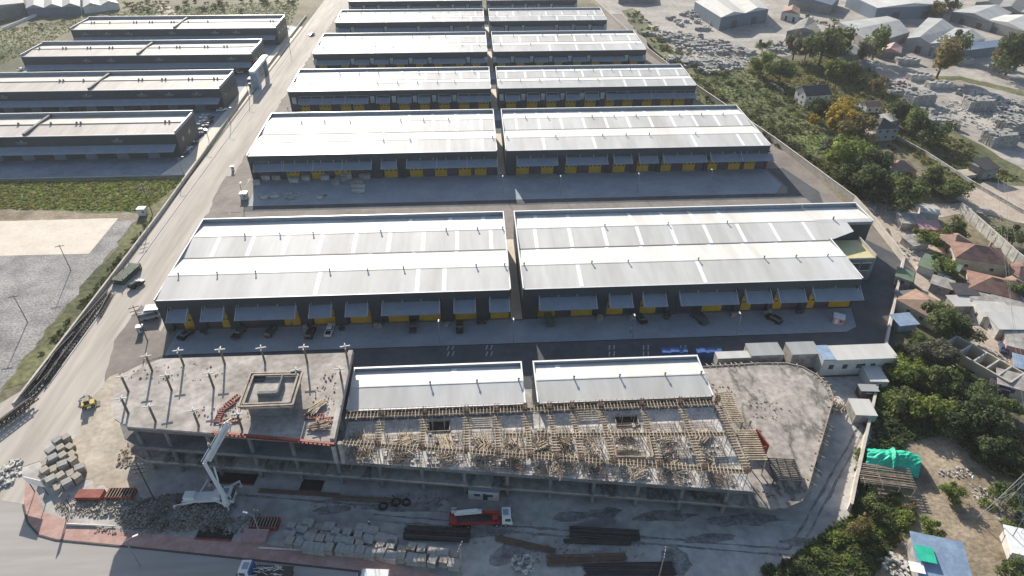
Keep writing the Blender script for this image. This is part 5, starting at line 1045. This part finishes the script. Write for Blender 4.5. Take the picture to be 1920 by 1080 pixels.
house(1700, 568, 6, 4, 2.2, 5, 'facd', 'facd', 'dark flat shed between the boundary wall and the lane', 'shed', .3, nwin=0, name='shack', cat='shack')
house(1914, 700, 5, 4.5, 3, -30, 'terra2', 'bsheet', 'little blue roofed hut at the right edge', 'shed', .4, nwin=0, name='shack', cat='shack')
house(1750, 1072, 8, 8, 3.2, -18, 'sheet', 'bsheet', 'shack with a large blue sheet roof at the bottom edge', 'shed', 1.0, nwin=0, name='shack', cat='shack')
p = P(1735, 1040, 4.1); single(MB().box(0, 0, 0, 3.0, 3.2, .06), 'green_sheet', K['tarp'], 'green sheet lying on the blue roofed shack', 'sheet', (p.x, p.y, 4.25), -.3)
p = P(1718, 1066, 3.6); single(MB().box(0, 0, 0, 2.4, 2.0, .06), 'white_sheet', K['cap'], 'white sheet on the left eave of the blue roofed shack', 'sheet', (p.x, p.y, 3.9), -.3)
house(1915, 1035, 6, 5, 2.5, -20, 'white', 'cap', 'white roofed corner of a shack at the lower right edge', 'shed', .4, nwin=0, name='shack', cat='shack')
for i, (px, py, w_, d_, k, rf) in enumerate(((1880, 560, 6, 5, 'cream', 'terra2'), (1905, 520, 7, 6, 'cream', 'terra'), (1832, 575, 5, 4, 'sheet', 'sheet'), (1895, 545, 5, 5, 'terra2', 'terra2'), (1690, 530, 5, 4, 'sheet', 'greens'), (1890, 730, 6, 5, 'cream', 'sheet'), (1760, 545, 5, 4, 'facd', 'sheet'))):
    house(px, py, w_, d_, 2.7, (-25, 10, -30, 20, 55, -30, -40)[i], k, rf, ('small brown roofed hut squeezed above the pale sheds', 'red roofed house at the right edge behind the terracotta pair', 'tiny grey sheet hut beside the long striped shack', 'faded brick hut next to the small brown roofed one', 'narrow green topped shed between wall and lane', 'sheet roofed hut below the little blue roofed hut', 'small grey lean-to between the lane and the dark roofed shack')[i], 'hip' if i in (0, 1, 3) else 'shed', 1.2 if i in (0, 1, 3) else .4, nwin=1)
# roofless row house with cross walls
t = thing('ruined_house', 'roofless yellowish row house with dark rooms open to the sky', 'ruin', P(1832, 690), math.radians(-62))
b = MB(); b.box(0, 3.2, 0, 16, .4, 3.2); b.box(0, -3.2, 0, 16, .4, 3.4); b.build('long_wall', K['cream'], t)
for x in (-8, -4.2, -.6, 2.4, 5.2, 8): MB().box(x, 0, 0, .35, 5.98, 3.3).build('cross_wall', K['stone'], t)
MB().box(0, 0, 0, 15.6, 6, .1).build('floor', K['soil'], t); b = MB(); b.box(0, -5.2, 0, 14, 3.5, .3); b.build('terrace', K['cream'], t)
p = P(1855, 710, .1); single(MB().box(0, 0, 0, 4, 3, 2.4), 'tank_shed', K['purple'], 'dark reddish shed below the roofless row house', 'shed', P(1868, 735, 0), -.6)
# green tarpaulin over the timber store
p = P(1667, 872); t = thing('timber_store', 'raised rack of old poles in front of the green tarpaulin', 'timber rack', P(1655, 905), -.22)
b = MB()
for i in range(16): b.tube((-5.4, -2.3 + i * .33, 2.0 + (i % 3) * .12), (5.2, -2.3 + i * .33, 2.0 + (i % 2) * .15), .09, n=5)
b.build('poles', K['timber2'], t); b = MB()
for x in (-4.5, -1.2, 2.0, 4.8):
    b.beam((x, -2.6, 1.8), (x, 2.8, 1.8), .18); b.tube((x, -2.5, 0), (x, -2.5, 1.8), .09, n=5); b.tube((x, 2.6, 0), (x, 2.6, 1.8), .09, n=5)
b.build('frame', K['timber'], t)
b = MB(); nx, ny = 18, 12; vs = []; rt = random.Random(4)
for j in range(ny + 1):
    for i in range(nx + 1):
        u, v = i / nx * 2 - 1, j / ny * 2 - 1; z = 3.2 - 1.9 * abs(v) ** 1.5 - .9 * max(0, abs(u) - .5) + (.7 if abs(u) < .1 else 0) + rt.uniform(-.18, .18)
        vs.append((u * 5.2 + (v * .8), v * 3.2 + .3 * math.sin(u * 3), max(.3, z)))
b.add(vs, [(j * (nx + 1) + i, j * (nx + 1) + i + 1, (j + 1) * (nx + 1) + i + 1, (j + 1) * (nx + 1) + i) for j in range(ny) for i in range(nx)])
n_ = len(b.v); b.box(0, 0, .05, 9.4, 5, .2)
o = single(b, 'tarpaulin', K['tarp'], 'bright green tarpaulin draped over the store beside the boundary wall', 'tarpaulin', P(1668, 872), -.25)
# ------------------------------------------------------------------ factories at the top
def factory(corners, h, wall, roof, label, ridge=None, vault=0, name='factory', dooro=True):
    """corners: photo points on the eave line, going front-left, front-right, back-right, back-left."""
    c = [P(*q, h) for q in corners]; o = thing(name, label, 'factory', (c[0].x, c[0].y, 0)); b = MB(); b.prism([(p.x, p.y) for p in c], 0, h); b.build('wall', K[wall], o, True)
    fl, fr, br_, bl_ = c; n = max(1, vault) * 2; b = MB(); vs = []
    for i in range(n + 1):
        t = i / n; a = fl.lerp(fr, t); d = bl_.lerp(br_, t); z = h + .05 + (2.2 if i % 2 else 0)
        vs += [(a.x, a.y, z), (d.x, d.y, z)]
    b.add(vs, [(2 * i, 2 * i + 2, 2 * i + 3, 2 * i + 1) for i in range(n)]); k = len(b.v)
    for i in range(1, n, 2): b.add([vs[2 * i - 2], vs[2 * i], vs[2 * i + 2]], [(0, 1, 2)]); b.add([vs[2 * i - 1], vs[2 * i + 1], vs[2 * i + 3]], [(0, 1, 2)])
    b.build('roof', K[roof], o, True)
    if dooro:
        d = (fr - fl); L = d.length; a = math.atan2(d.y, d.x); nrm = Vector((d.y, -d.x, 0)).normalized()
        for t in (.3, .72): q = fl.lerp(fr, t) + nrm * .05; b = MB(); b.box(q.x, q.y, 0, min(5, L * .12), .12, h * .6, a); b.build('door', K['purple'], o, True)
    return o
factory([(1352, 33), (1441, 17), (1408, -14), (1303, 3)], 8, 'facb', 'facr', 'blue fronted factory with a twin pale roof at the top of the stone yard', vault=2)
factory([(1645, 15), (1776, 10), (1762, -12), (1590, -10)], 8, 'facb', 'facr', 'long factory with pale roof and blue sheet wall at the top edge', vault=1)
factory([(1574, 42), (1636, 82), (1706, 60), (1664, 30)], 6, 'facd', 'facg', 'grey gable roofed hall behind the bushy tree in the factory quarter', vault=1)
factory([(1700, 72), (1790, 92), (1848, 72), (1740, 33)], 6.5, 'facg', 'facg', 'wide grey factory with two dull roofs in the factory quarter', vault=2)
factory([(1745, 88), (1800, 96), (1900, 84), (1885, 76)], 5, 'facb', 'cap', 'low building with a long white roof right of the tall tree', vault=1)
factory([(1786, 22), (1862, 42), (1905, 20), (1830, 10)], 6, 'facd', 'facg', 'old dull green grey factory at the upper right', vault=1)
factory([(1845, 36), (1930, 62), (1960, 40), (1880, 28)], 6, 'facd', 'facr', 'old factory with a cream roof edge at the right edge', vault=1)
factory([(1830, 4), (1960, 34), (1980, 10), (1850, -20)], 7, 'facd', 'facd', 'large dark roofed shed at the top right corner', vault=3, dooro=False)
factory([(1476, 58), (1535, 60), (1530, 40), (1500, 38)], 4.5, 'facb', 'facd', 'low dark shed beside the yellow tree', vault=1)
factory([(1466, 22), (1500, 28), (1500, 16), (1472, 14)], 5, 'white', 'terra2', 'small white works building with a reddish roof between the factories', vault=1)
factory([(1644, 96), (1690, 100), (1692, 88), (1660, 84)], 3.5, 'facd', 'pinkr', 'small hut with pale pink roof under the tall round tree', vault=1, dooro=False)
factory([(1540, 92), (1600, 104), (1620, 96), (1570, 84)], 3.5, 'facd', 'facg', 'low grey lean-to behind the bright green tree', vault=1, dooro=False)
factory([(1480, 0), (1560, 10), (1575, -6), (1490, -14)], 6, 'facd', 'facb', 'dark sheds beyond the twin roofed factory at the top edge', vault=1, dooro=False)
factory([(-60, 30), (45, 5), (38, -16), (-80, -2)], 7, 'facd', 'facg', 'pale grey hall cut by the top left corner', vault=1, dooro=False)
factory([(48, 16), (150, 12), (150, -12), (50, -12)], 5, 'facb', 'facg', 'blue grey storage sheds along the top edge, left one', vault=3, dooro=False)
factory([(155, 14), (222, 6), (205, -12), (155, -12)], 4, 'white', 'facr', 'blue grey storage sheds along the top edge, right one', vault=2, dooro=False)
factory([(1160, -4), (1230, -6), (1228, -16), (1162, -14)], 4, 'facd', 'facd', 'low dark shed at the top edge left of the stone yard', vault=1, dooro=False)
# ------------------------------------------------------------------ stone yard stacks
def mk_stones(nx, ny, nz, s, mt='stone'):
    def f():
        b = MB(); q = random.Random(nx * 7 + nz)
        for k in range(nz):
            for i in range(nx):
                for j in range(ny):
                    if k == nz - 1 and q.random() < .35: continue
                    b.box((i - nx / 2) * s * 1.12 + q.uniform(-.1, .1), (j - ny / 2) * s * 1.1 + q.uniform(-.1, .1), k * s * .55, s, s * .9, s * .5, q.uniform(-.12, .12))
        o = b.build('stone_stack', K[mt]); o['category'] = 'stone stack'; return o
    return f
st = [Proto(mk_stones(3, 2, 3, 1.1)), Proto(mk_stones(4, 2, 2, 1.0)), Proto(mk_stones(2, 2, 4, 1.2, 'block')), Proto(mk_stones(5, 3, 3, 1.2, 'block')), Proto(mk_stones(8, 5, 7, 1.35, 'block')), Proto(mk_stones(10, 4, 5, 1.1, 'stone'))]
rs = random.Random(31)
big = [(1758, 163, 5, .1, 'long ribbed stone stack casting a shadow in the middle of the right yard'), (1722, 148, 5, .15, 'ribbed stone stack behind the middle one, brownish on top'), (1832, 203, 4, -.1, 'tall stack of grey slabs in the right yard'), (1722, 192, 4, .1, 'broad grid of stone stacks at the edge of the green trees'), (1705, 165, 3, 1.2, 'narrow ribbed stone stack by the yard track'), (1893, 245, 4, .4, 'tilted stack of slabs near the right edge'), (1870, 268, 4, .1, 'blueish slab stack at the foot of the right yard'), (1740, 212, 3, .3, 'low stack of stones sinking into the trees'), (1880, 130, 5, -.25, 'long pale stack beside the dark trees at the right edge'), (1800, 118, 5, .0, 'grey pipes and blocks stacked below the white roofed building'), (1700, 118, 5, .0, 'long pale row of blocks below the small pink roofed hut')]
for px, py, k, a, l in big: st[k].put(P(px, py), a, l, 'large stacks in the stone yard')
areas = [((1300, 20), (1345, 40), (1330, 60), (1240, 40), 24, 'small stack left of the twin roofed factory'), ((1540, 100), (1640, 118), (1650, 135), (1600, 125), 16, 'small stack behind the upper meadow'), ((1800, 170), (1925, 195), (1925, 205), (1790, 185), 24, 'small stack above the slab piles, right yard'), ((1205, 62), (1300, 66), (1440, 105), (1300, 100), 110, 'small stack below the twin roofed factory'), ((1240, 105), (1300, 118), (1420, 125), (1320, 140), 70, 'small stack at lower rim of left stone yard'), ((1640, 150), (1690, 155), (1720, 185), (1670, 175), 14, 'small stack beside the yard track'), ((1850, 200), (1925, 205), (1925, 250), (1880, 235), 50, 'small stack among slabs, right yard'), ((1690, 205), (1760, 215), (1800, 245), (1740, 225), 16, 'small stack by the right yard trees'), ((1440, 80), (1500, 90), (1510, 105), (1450, 100), 12, 'small stack near the yellow tree')]
for a, b_, c, d, n, l in areas:
    pts = []
    for i in range(n):
        u, v = rs.random(), rs.random(); px = (a[0] * (1 - u) + b_[0] * u) * (1 - v) + (d[0] * (1 - u) + c[0] * u) * v; py = (a[1] * (1 - u) + b_[1] * u) * (1 - v) + (d[1] * (1 - u) + c[1] * u) * v
        p = P(px, py); pts.append((p.x, p.y))
    for (x, y), row, place in banded(pts, 12): st[rs.choice([0, 0, 1, 1, 2, 3])].put((x, y, 0), rs.uniform(-.6, .6), '%s from left in %s row, %s' % (place, row, l), 'stone stacks, ' + l)
# ------------------------------------------------------------------ trees
def mk_tree(seed, leaf, n=2600, rx=1.0, rz=.9, trunk=True, ls=.105, lobes=14):
    """unit crown of radius 1 centred at z = 1.25; scaled by the user"""
    def f():
        q = random.Random(seed); o = thing('tree' if trunk else 'bush', '', 'tree' if trunk else 'bush')
        cz = 1.05 if trunk else .5
        L = [(Vector((q.gauss(0, .42), q.gauss(0, .42), cz + q.uniform(-.45, .5) * rz)), q.uniform(.2, .55)) for _ in range(lobes)]
        b = MB()
        for i in range(n):
            c, r_ = q.choice(L); d = Vector((q.gauss(0, 1), q.gauss(0, 1), q.gauss(0, 1))).normalized(); p = c + Vector((d.x * rx, d.y * rx, d.z * rz)) * r_ * q.uniform(.45, 1.12)
            if p.z < .05: p.z = .05 + q.random() * .1
            u = Vector((q.gauss(0, 1), q.gauss(0, 1), q.gauss(0, .6))).normalized(); w_ = d.cross(u)
            if w_.length < .01: continue
            w_.normalize(); s = ls * q.uniform(.4, 1.2)
            b.add([p - u * s, p - w_ * s * .6, p + u * s, p + w_ * s * .6], [(0, 1, 2, 3)])
        me = bpy.data.meshes.new('crown'); me.from_pydata(b.v, [], b.f); me.materials.append(K['leaf' + leaf]); c = bpy.data.objects.new('crown', me); sc.collection.objects.link(c); c.parent = o
        t = MB()
        if trunk:
            t.tube((0, 0, 0), (q.uniform(-.05, .05), 0, 1.0), .07, .045, 7)
            for p, r_ in L[:6]: t.tube((0, 0, .6 + q.random() * .3), p, .035, .012, 5)
        else:
            for p, r_ in L[:5]: t.tube((0, 0, 0), p, .03, .01, 5)
        t.build('trunk' if trunk else 'stem', K['bark'], o); return o
    return f
TR = {k: [Proto(mk_tree(i * 10 + ord(k), k)) for i in range(3)] for k in 'ABCDEF'}
BU = {k: [Proto(mk_tree(i * 10 + 500 + ord(k), k, 560, 1.15, .6, False, .15, 8)) for i in range(2)] for k in 'ABCEF'}
rt = random.Random(77)
def tree(px, py, wpx, k, label, grp=None, zs=1.0):
    """px, py: middle of the crown in the photo, wpx its width there"""
    r_ = wpx / 2 / ppm(P(px, py, 4)) / (.82 if py < 380 else 1.0); p = P(px, py, 1.0 * r_ * zs); q = rt.choice(TR[k])
    q.put((p.x, p.y, 0), rt.uniform(0, 6.28), label, grp, (r_, r_, r_ * zs))
named = [(1514, 92, 27, 'D', 'bright yellow autumn tree beside the low dark shed'), (1546, 84, 52, 'A', 'large green tree right of the yellow tree'), (1575, 78, 40, 'B', 'dark green tree behind the large green one'), (1646, 78, 42, 'A', 'tall round tree above the pale pink hut'), (1620, 96, 28, 'F', 'bare greyish tree left of the tall round tree'), (1799, 80, 36, 'B', 'tall dark tree in front of the white roofed building'), (1772, 104, 50, 'E', 'brownish bushy tree left of the tall dark tree'), (1905, 96, 60, 'B', 'big dark tree at the right edge of the factory quarter'), (1885, 108, 36, 'E', 'olive tree left of the big dark one at the right edge'), (1432, 84, 18, 'B', 'small dark conical tree at the stone yard'), (1493, 84, 34, 'F', 'pale grey leafless tree beside the yellow tree'), (1758, 18, 26, 'E', 'round olive tree against the long blue sheet wall'), (1783, 8, 20, 'B', 'dark tree at the end of the long blue sheet wall'), (1430, 118, 34, 'C', 'light green tree at the corner of the meadow'), (1466, 130, 44, 'A', 'green tree left in the meadow, rear'), (1560, 128, 36, 'C', 'bright bush like tree in the middle of the upper meadow'), (1598, 130, 40, 'A', 'green tree by the yard path'), (1645, 160, 28, 'E', 'yellowish tree beside the track'),
    (1578, 226, 58, 'D', 'large yellow and brown autumn tree left of the cream building'), (1594, 250, 60, 'E', 'brown tree in front of the large autumn tree'), (1544, 202, 40, 'B', 'dark shaded tree at the foot of the white meadow house'), (1590, 292, 62, 'C', 'big light green round tree, left of the pair'), (1618, 282, 48, 'C', 'light green round tree, right of the pair'), (1588, 318, 50, 'A', 'green tree below the big light green one'), (1625, 330, 56, 'B', 'dark tree left of the faded pink roof'), (1648, 300, 40, 'B', 'dark tree behind the faded pink roof'), (1556, 270, 34, 'F', 'greyish bare tree left of the light green pair'),
    (1700, 212, 40, 'B', 'dark tree by the grid of stone stacks, left'), (1722, 228, 50, 'A', 'tree by the grid of stone stacks, middle'), (1750, 246, 44, 'B', 'dark tree by the grid of stone stacks, right'), (1688, 362, 60, 'A', 'green tree over the shaded lane, left'), (1755, 330, 44, 'A', 'tree beside the garden wall, upper'), (1785, 352, 48, 'A', 'tree beside the garden wall, lower'), (1745, 348, 32, 'B', 'dark tree behind the small hidden house'), (1664, 345, 40, 'B', 'dark tree below the faded pink roof'), (1640, 360, 44, 'B', 'dark tree at the wasteland edge near the big warehouse'),
    (1742, 446, 44, 'C', 'round yellow green tree behind the green roofed hut'), (1775, 500, 44, 'C', 'light green tree beside the green roofed hut'), (1796, 432, 50, 'A', 'tree at the foot of the panel wall'), (1905, 442, 46, 'B', 'dark tree behind the panel wall at the right edge'), (1902, 545, 50, 'A', 'tree at the right edge beside the front terracotta house'), 
    (1782, 604, 78, 'A', 'large green tree right of the brown tiled house'), (1805, 618, 50, 'B', 'dark tree joined to the large green tree'), (1722, 642, 44, 'A', 'small tree left of the pale flowering trees'), (1738, 658, 52, 'F', 'pale greyish tree in front of the large green tree, left'), (1772, 668, 56, 'F', 'pale greyish tree in front of the roofless house'), (1712, 700, 58, 'C', 'green tree in the thicket beside the wall, upper'), (1770, 712, 66, 'A', 'green tree in the middle of the thicket'), (1690, 748, 56, 'A', 'green tree in the thicket next to the wall, lower'), (1748, 764, 70, 'C', 'broad green tree in the lower thicket'), (1812, 738, 72, 'B', 'dark tree at the right of the thicket'), (1846, 778, 80, 'B', 'large dark tree in the shade near the pylon'), (1800, 790, 70, 'B', 'dark tree above the dark hollow'), (1850, 838, 66, 'B', 'dark tree below the pylon, upper'), (1898, 862, 56, 'B', 'dark tree below the pylon, right'), (1668, 698, 36, 'B', 'dark tree close to the boundary wall end'),
    (1895, 760, 46, 'A', 'tree at the right edge below the shaded ruin'), (1785, 924, 44, 'C', 'round light green bush tree on the dirt yard'), (1742, 990, 42, 'C', 'light green feathery tree above the blue roofed shack'), (1884, 930, 52, 'A', 'leafy tree at the right edge of the dirt yard'), (1892, 1062, 48, 'A', 'leafy tree at the lower right corner'), (1642, 950, 46, 'A', 'tree below the timber rack beside the wall'), (1610, 985, 50, 'E', 'brownish tree at the foot of the boundary wall'), (1500, 1066, 52, 'B', 'dark tree at the bottom edge, left'), (1450, 1075, 40, 'B', 'dark tree at the bottom edge, leftmost')]
for px, py, w_, k, l in named: tree(px, py, w_, k, l, zs=rt.uniform(1.1, 1.35) if py < 125 else rt.uniform(.8, 1.05))
COVER = MB()
def bushes(poly, n, kinds, smin, smax, noun, where, grp, seed=1, merge=False):
    q = random.Random(seed); w_ = [P(*p) for p in poly]; x0, x1 = min(p.x for p in w_), max(p.x for p in w_); y0, y1 = min(p.y for p in w_), max(p.y for p in w_); pts = []
    while len(pts) < n:
        x, y = q.uniform(x0, x1), q.uniform(y0, y1)
        if inside_poly(w_, x, y): pts.append((x, y))
    if merge:
        for x, y in pts:
            s = q.uniform(smin, smax); L = [(Vector((q.gauss(0, .45), q.gauss(0, .45), q.uniform(.3, .8))), q.uniform(.3, .6)) for _ in range(5)]
            for i in range(150):
                c, r_ = q.choice(L); d = Vector((q.gauss(0, 1), q.gauss(0, 1), q.gauss(0, 1))).normalized(); p = (c + Vector((d.x * 1.1, d.y * 1.1, d.z * .6)) * r_ * q.uniform(.5, 1.1)) * s + Vector((x, y, 0))
                u = Vector((q.gauss(0, 1), q.gauss(0, 1), q.gauss(0, .6))).normalized(); v = d.cross(u); k = .26 * s * q.uniform(.4, 1.2)
                COVER.add([p - u * k, p - v * k * .6, p + u * k, p + v * k * .6], [(0, 1, 2, 3)])
        return
    for (x, y), row, place in banded(pts):
        s = q.uniform(smin, smax); BU[q.choice(kinds)][q.randint(0, 1)].put((x, y, -.05), q.uniform(0, 6.28), '%s %s from left in %s row, %s' % (place, noun, row, where), grp, (s, s, s * q.uniform(.7, 1.1)))
M_ = True
bushes([(1230, 140), (1400, 135), (1480, 150), (1500, 200), (1620, 345), (1600, 368), (1450, 258)], 120, 'A', .8, 2.0, '', '', '', 1, M_)
bushes([(1310, 170), (1340, 172), (1640, 372), (1600, 376)], 60, 'B', 1.4, 2.8, '', '', '', 2, M_)
bushes([(1400, 120), (1640, 130), (1690, 200), (1640, 225), (1500, 160)], 60, 'A', .9, 2.2, '', '', '', 3, M_)
bushes([(1640, 250), (1800, 262), (1900, 335), (1760, 320), (1680, 290)], 60, 'A', .6, 1.4, '', '', '', 4, M_)
bushes([(1165, 20), (1190, 20), (1320, 120), (1400, 150), (1390, 172), (1260, 130)], 60, 'A', 1.0, 2.2, '', '', '', 12, M_)
bushes([(230, 5), (560, 0), (540, 25), (250, 28)], 40, 'A', 1.4, 3.2, '', '', '', 13, M_)
bushes([(0, 60), (120, 30), (130, 60), (20, 100), (0, 120)], 14, 'A', .8, 1.4, '', '', '', 14, M_)
bushes([(60, 680), (95, 640), (262, 430), (290, 405), (275, 440), (110, 640)], 70, 'A', .4, 1.0, '', '', '', 15, M_)
bushes([(1500, 30), (1640, 40), (1700, 60), (1600, 100), (1500, 70)], 20, 'A', 1.2, 2.6, '', '', '', 17, M_)
me = bpy.data.meshes.new('shrub_cover'); me.from_pydata(COVER.v, [], COVER.f); me.materials.append(K['leafG']); o = bpy.data.objects.new('shrub_cover', me); sc.collection.objects.link(o); o['kind'] = 'stuff'
bushes([(1600, 330), (1700, 330), (1800, 365), (1700, 385), (1640, 380)], 40, 'BAE', 1.6, 3.2, 'dark bush', 'above the lane bend', 'bushes above the lane bend', 5)
bushes([(1672, 660), (1740, 650), (1840, 720), (1850, 800), (1700, 800), (1640, 800)], 64, 'ACCEF', 1.0, 2.6, 'bush', 'thicket beside boundary wall', 'bushes in the thicket', 6)
bushes([(1625, 790), (1690, 790), (1700, 830), (1610, 960), (1600, 960)], 22, 'BBA', 1.0, 2.0, 'dark bush', 'at the outer foot of boundary wall', 'bushes at the foot of the wall', 7)
bushes([(1610, 960), (1700, 920), (1720, 960), (1680, 1020), (1560, 1060), (1480, 1080), (1460, 1078)], 20, 'ACE', .7, 1.6, 'bush', 'overgrown corner below boundary wall', 'bushes in the lower overgrown corner', 8)
bushes([(1790, 800), (1920, 800), (1920, 900), (1840, 880)], 40, 'BAE', 1.2, 2.6, 'dark bush', 'shade around the pylon', 'bushes around the pylon', 9)
bushes([(1800, 940), (1920, 900), (1920, 1020), (1840, 960)], 14, 'ACF', .7, 1.4, 'bush', 'rim of the dirt yard', 'bushes round the dirt yard', 10)
bushes([(1780, 430), (1920, 530), (1920, 580), (1850, 500), (1760, 450)], 18, 'AEC', .7, 1.5, 'bush', 'along the ribbed panel wall', 'bushes along the panel wall', 11)
# power pylon at the right edge
p = P(1880, 990); t = thing('power_pylon', 'grey lattice power pylon rising at the right edge above the dark trees', 'pylon', p, .3)
b = MB(); lv = [(0, 3.2), (7, 2.4), (14, 1.7), (21, 1.1), (28, .7)]
for (z0, r0), (z1, r1) in zip(lv[:-1], lv[1:]):
    cs = [(-1, -1), (1, -1), (1, 1), (-1, 1)]
    for i in range(4):
        a, c = cs[i], cs[(i + 1) % 4]; b.beam((a[0] * r0, a[1] * r0, z0), (a[0] * r1, a[1] * r1, z1), .11); b.beam((a[0] * r0, a[1] * r0, z0), (c[0] * r1, c[1] * r1, z1), .055); b.beam((c[0] * r0, c[1] * r0, z0), (a[0] * r1, a[1] * r1, z1), .055); b.beam((a[0] * r1, a[1] * r1, z1), (c[0] * r1, c[1] * r1, z1), .055)
b.build('lattice', K['grey'], t)
t_pyl = t
for z in (21, 25): MB().beam((-4.5, 0, z), (4.5, 0, z), .2).build('crossarm', K['grey'], t)
p = P(1805, 905); t = thing('satellite_dish', 'small white satellite dish among the scrap on the dirt yard', 'satellite dish', P(1817, 902)); MB().tube((0, 0, 0), (0, 0, 1.2), .05, n=5).build('mast', K['grey'], t); MB().tube((0, 0, 1.3), (.2, -.25, 1.45), .1, .6, n=12).build('dish', K['cap'], t)
rubble(1340, 110, 60, 30, 700, 1.3, 'scattered stone offcuts over the left stone yard', 'stone', .5, z=.03); rubble(1850, 215, 50, 40, 600, 1.2, 'scattered stone offcuts over the right stone yard', 'stone', .5, z=.03); rubble(1790, 885, 7, 3, 90, .5, 'scrap and litter beside the shaded hollow', 'stone', .4); rubble(1850, 940, 4, 9, 120, .5, 'pale litter strewn down the dirt yard', 'stone', .3); rubble(1700, 470, 9, 12, 160, .7, 'boards and scrap around the collapsed shack', 'stone', .6); rubble(1640, 395, 16, 6, 200, .7, 'rubble strip behind the annex and the long wall', 'stone', .4); rubble(1895, 690, 8, 10, 140, .6, 'scrap on the slope at the right edge', 'stone', .7); rubble(1680, 1060, 5, 5, 120, .8, 'boards and scrap left of the blue roofed shack', 'stone', .7); rubble(1845, 405, 30, 4, 0, 1, 'x') if False else None
# grass cover on the green ground
def cover(name, poly, n, hgt_, leaf, seed):
    q = random.Random(seed); w_ = [P(*p) for p in poly]; x0, x1 = min(p.x for p in w_), max(p.x for p in w_); y0, y1 = min(p.y for p in w_), max(p.y for p in w_); b = MB(); c = 0
    while c < n:
        x, y = q.uniform(x0, x1), q.uniform(y0, y1); r_ = False; j = len(w_) - 1
        for i in range(len(w_)):
            a, d = w_[i], w_[j]
            if (a.y > y) != (d.y > y) and x < (d.x - a.x) * (y - a.y) / (d.y - a.y) + a.x: r_ = not r_
            j = i
        if not r_: continue
        c += 1; t = q.uniform(0, 3.14); s = q.uniform(.2, .7); h = q.uniform(.3, 1) * hgt_
        b.add([(x - math.cos(t) * s, y - math.sin(t) * s, .02), (x + math.cos(t) * s, y + math.sin(t) * s, .02), (x + math.cos(t) * s * 1.2, y + math.sin(t) * s + .2, h), (x - math.cos(t) * s * .8, y - math.sin(t) * s + .2, h)], [(0, 1, 2, 3)])
    me = bpy.data.meshes.new(name); me.from_pydata(b.v, [], b.f); me.materials.append(K['leaf' + leaf]); o = bpy.data.objects.new(name, me); sc.collection.objects.link(o); o['kind'] = 'stuff'; return o
cover('grass', [(1230, 145), (1400, 132), (1560, 105), (1700, 200), (1900, 340), (1780, 345), (1640, 240), (1640, 370), (1600, 370), (1450, 262)], 9000, .7, 'A', 1)
cover('grass', [(1400, 132), (1560, 105), (1700, 200), (1900, 340), (1780, 345), (1640, 240), (1520, 220)], 5000, .8, 'E', 2)
cover('grass', [(-20, 342), (345, 338), (270, 396), (-20, 392)], 2500, .5, 'C', 3); cover('grass', [(-20, 342), (345, 338), (270, 396), (-20, 392)], 2000, .5, 'E', 4)
cover('grass', [(-20, 60), (240, 20), (560, 0), (560, 10), (540, 60), (130, 60), (30, 110), (-20, 130)], 6000, .6, 'A', 5)
cover('grass', [(1640, 660), (1740, 640), (1860, 800), (1700, 830), (1600, 960), (1640, 800)], 5000, .9, 'B', 6); cover('grass', [(1600, 960), (1690, 920), (1700, 1000), (1640, 1080), (1440, 1080)], 3000, .5, 'A', 7)
for i, (dx_, z) in enumerate(((-4.3, 25.0), (4.3, 25.0), (-4.3, 21.0))):
    a = Vector((t_pyl.location.x + dx_, t_pyl.location.y, z)); q = P(1872 + i * 9, 335, 24); b = MB(); prev = a
    for k in range(1, 15):
        u = k / 14; c = a.lerp(q, u); c.z -= 14 * u * (1 - u); b.tube(prev, c, .03, n=4); prev = c
    single(b, 'power_cable', K['darkm'], 'thin sagging power cable running from the %s of the pylon' % ('left upper arm', 'right upper arm', 'left lower arm')[i], 'power cable')
g = 'vehicles in the village lane'
car(1772, 530, 'white', 'van', 40, 'white van parked by the green roofed hut', g); car(1800, 548, 'silver', 'pickup', 10, 'pale pickup under the dark lean-to', g); car(1690, 160, 'red', 'pickup', 20, 'red pickup by the track to the stone yard', g); car(1880, 655, 'navy', 'sedan', 60, 'dark blue car among the shacks at the right edge', g)
rq = random.Random(8)
for i, px in enumerate([372, 438, 572, 640, 704, 836, 902, 1126, 1190, 1256, 1384, 1446, 1508]):
    x = gx(px, 135); b = MB()
    for k in range(4): b.box(rq.uniform(-.9, .9), rq.uniform(-.6, .6), 0, rq.uniform(.5, 1.1), rq.uniform(.4, .9), rq.uniform(.5, 1.5), rq.uniform(0, 1))
    single(b, 'crate_pile', K[('darkm', 'timber2', 'sheet')[i % 3]], 'small pile of goods at the dark pier, %s from the left along the nearest row' % ordw(i), 'goods pile', (x, 136.4, .1), 0, 'goods beside the piers')
# ------------------------------------------------------------------ light haze over the whole plain
b = MB(); b.aabb(-1600, 1600, -320, 2520, -1, 114)
o = b.build('haze', K['cap']); o['kind'] = 'stuff'; o.data.materials.clear()
hm = bpy.data.materials.new('haze_air'); hm.use_nodes = True; n = hm.node_tree.nodes; n.clear()
ou = n.new('ShaderNodeOutputMaterial'); pv = n.new('ShaderNodeVolumePrincipled'); pv.inputs['Density'].default_value = 0.0001; pv.inputs['Color'].default_value = (.86, .9, .95, 1); pv.inputs['Anisotropy'].default_value = .2
hm.node_tree.links.new(pv.outputs[0], ou.inputs['Volume']); o.data.materials.append(hm)
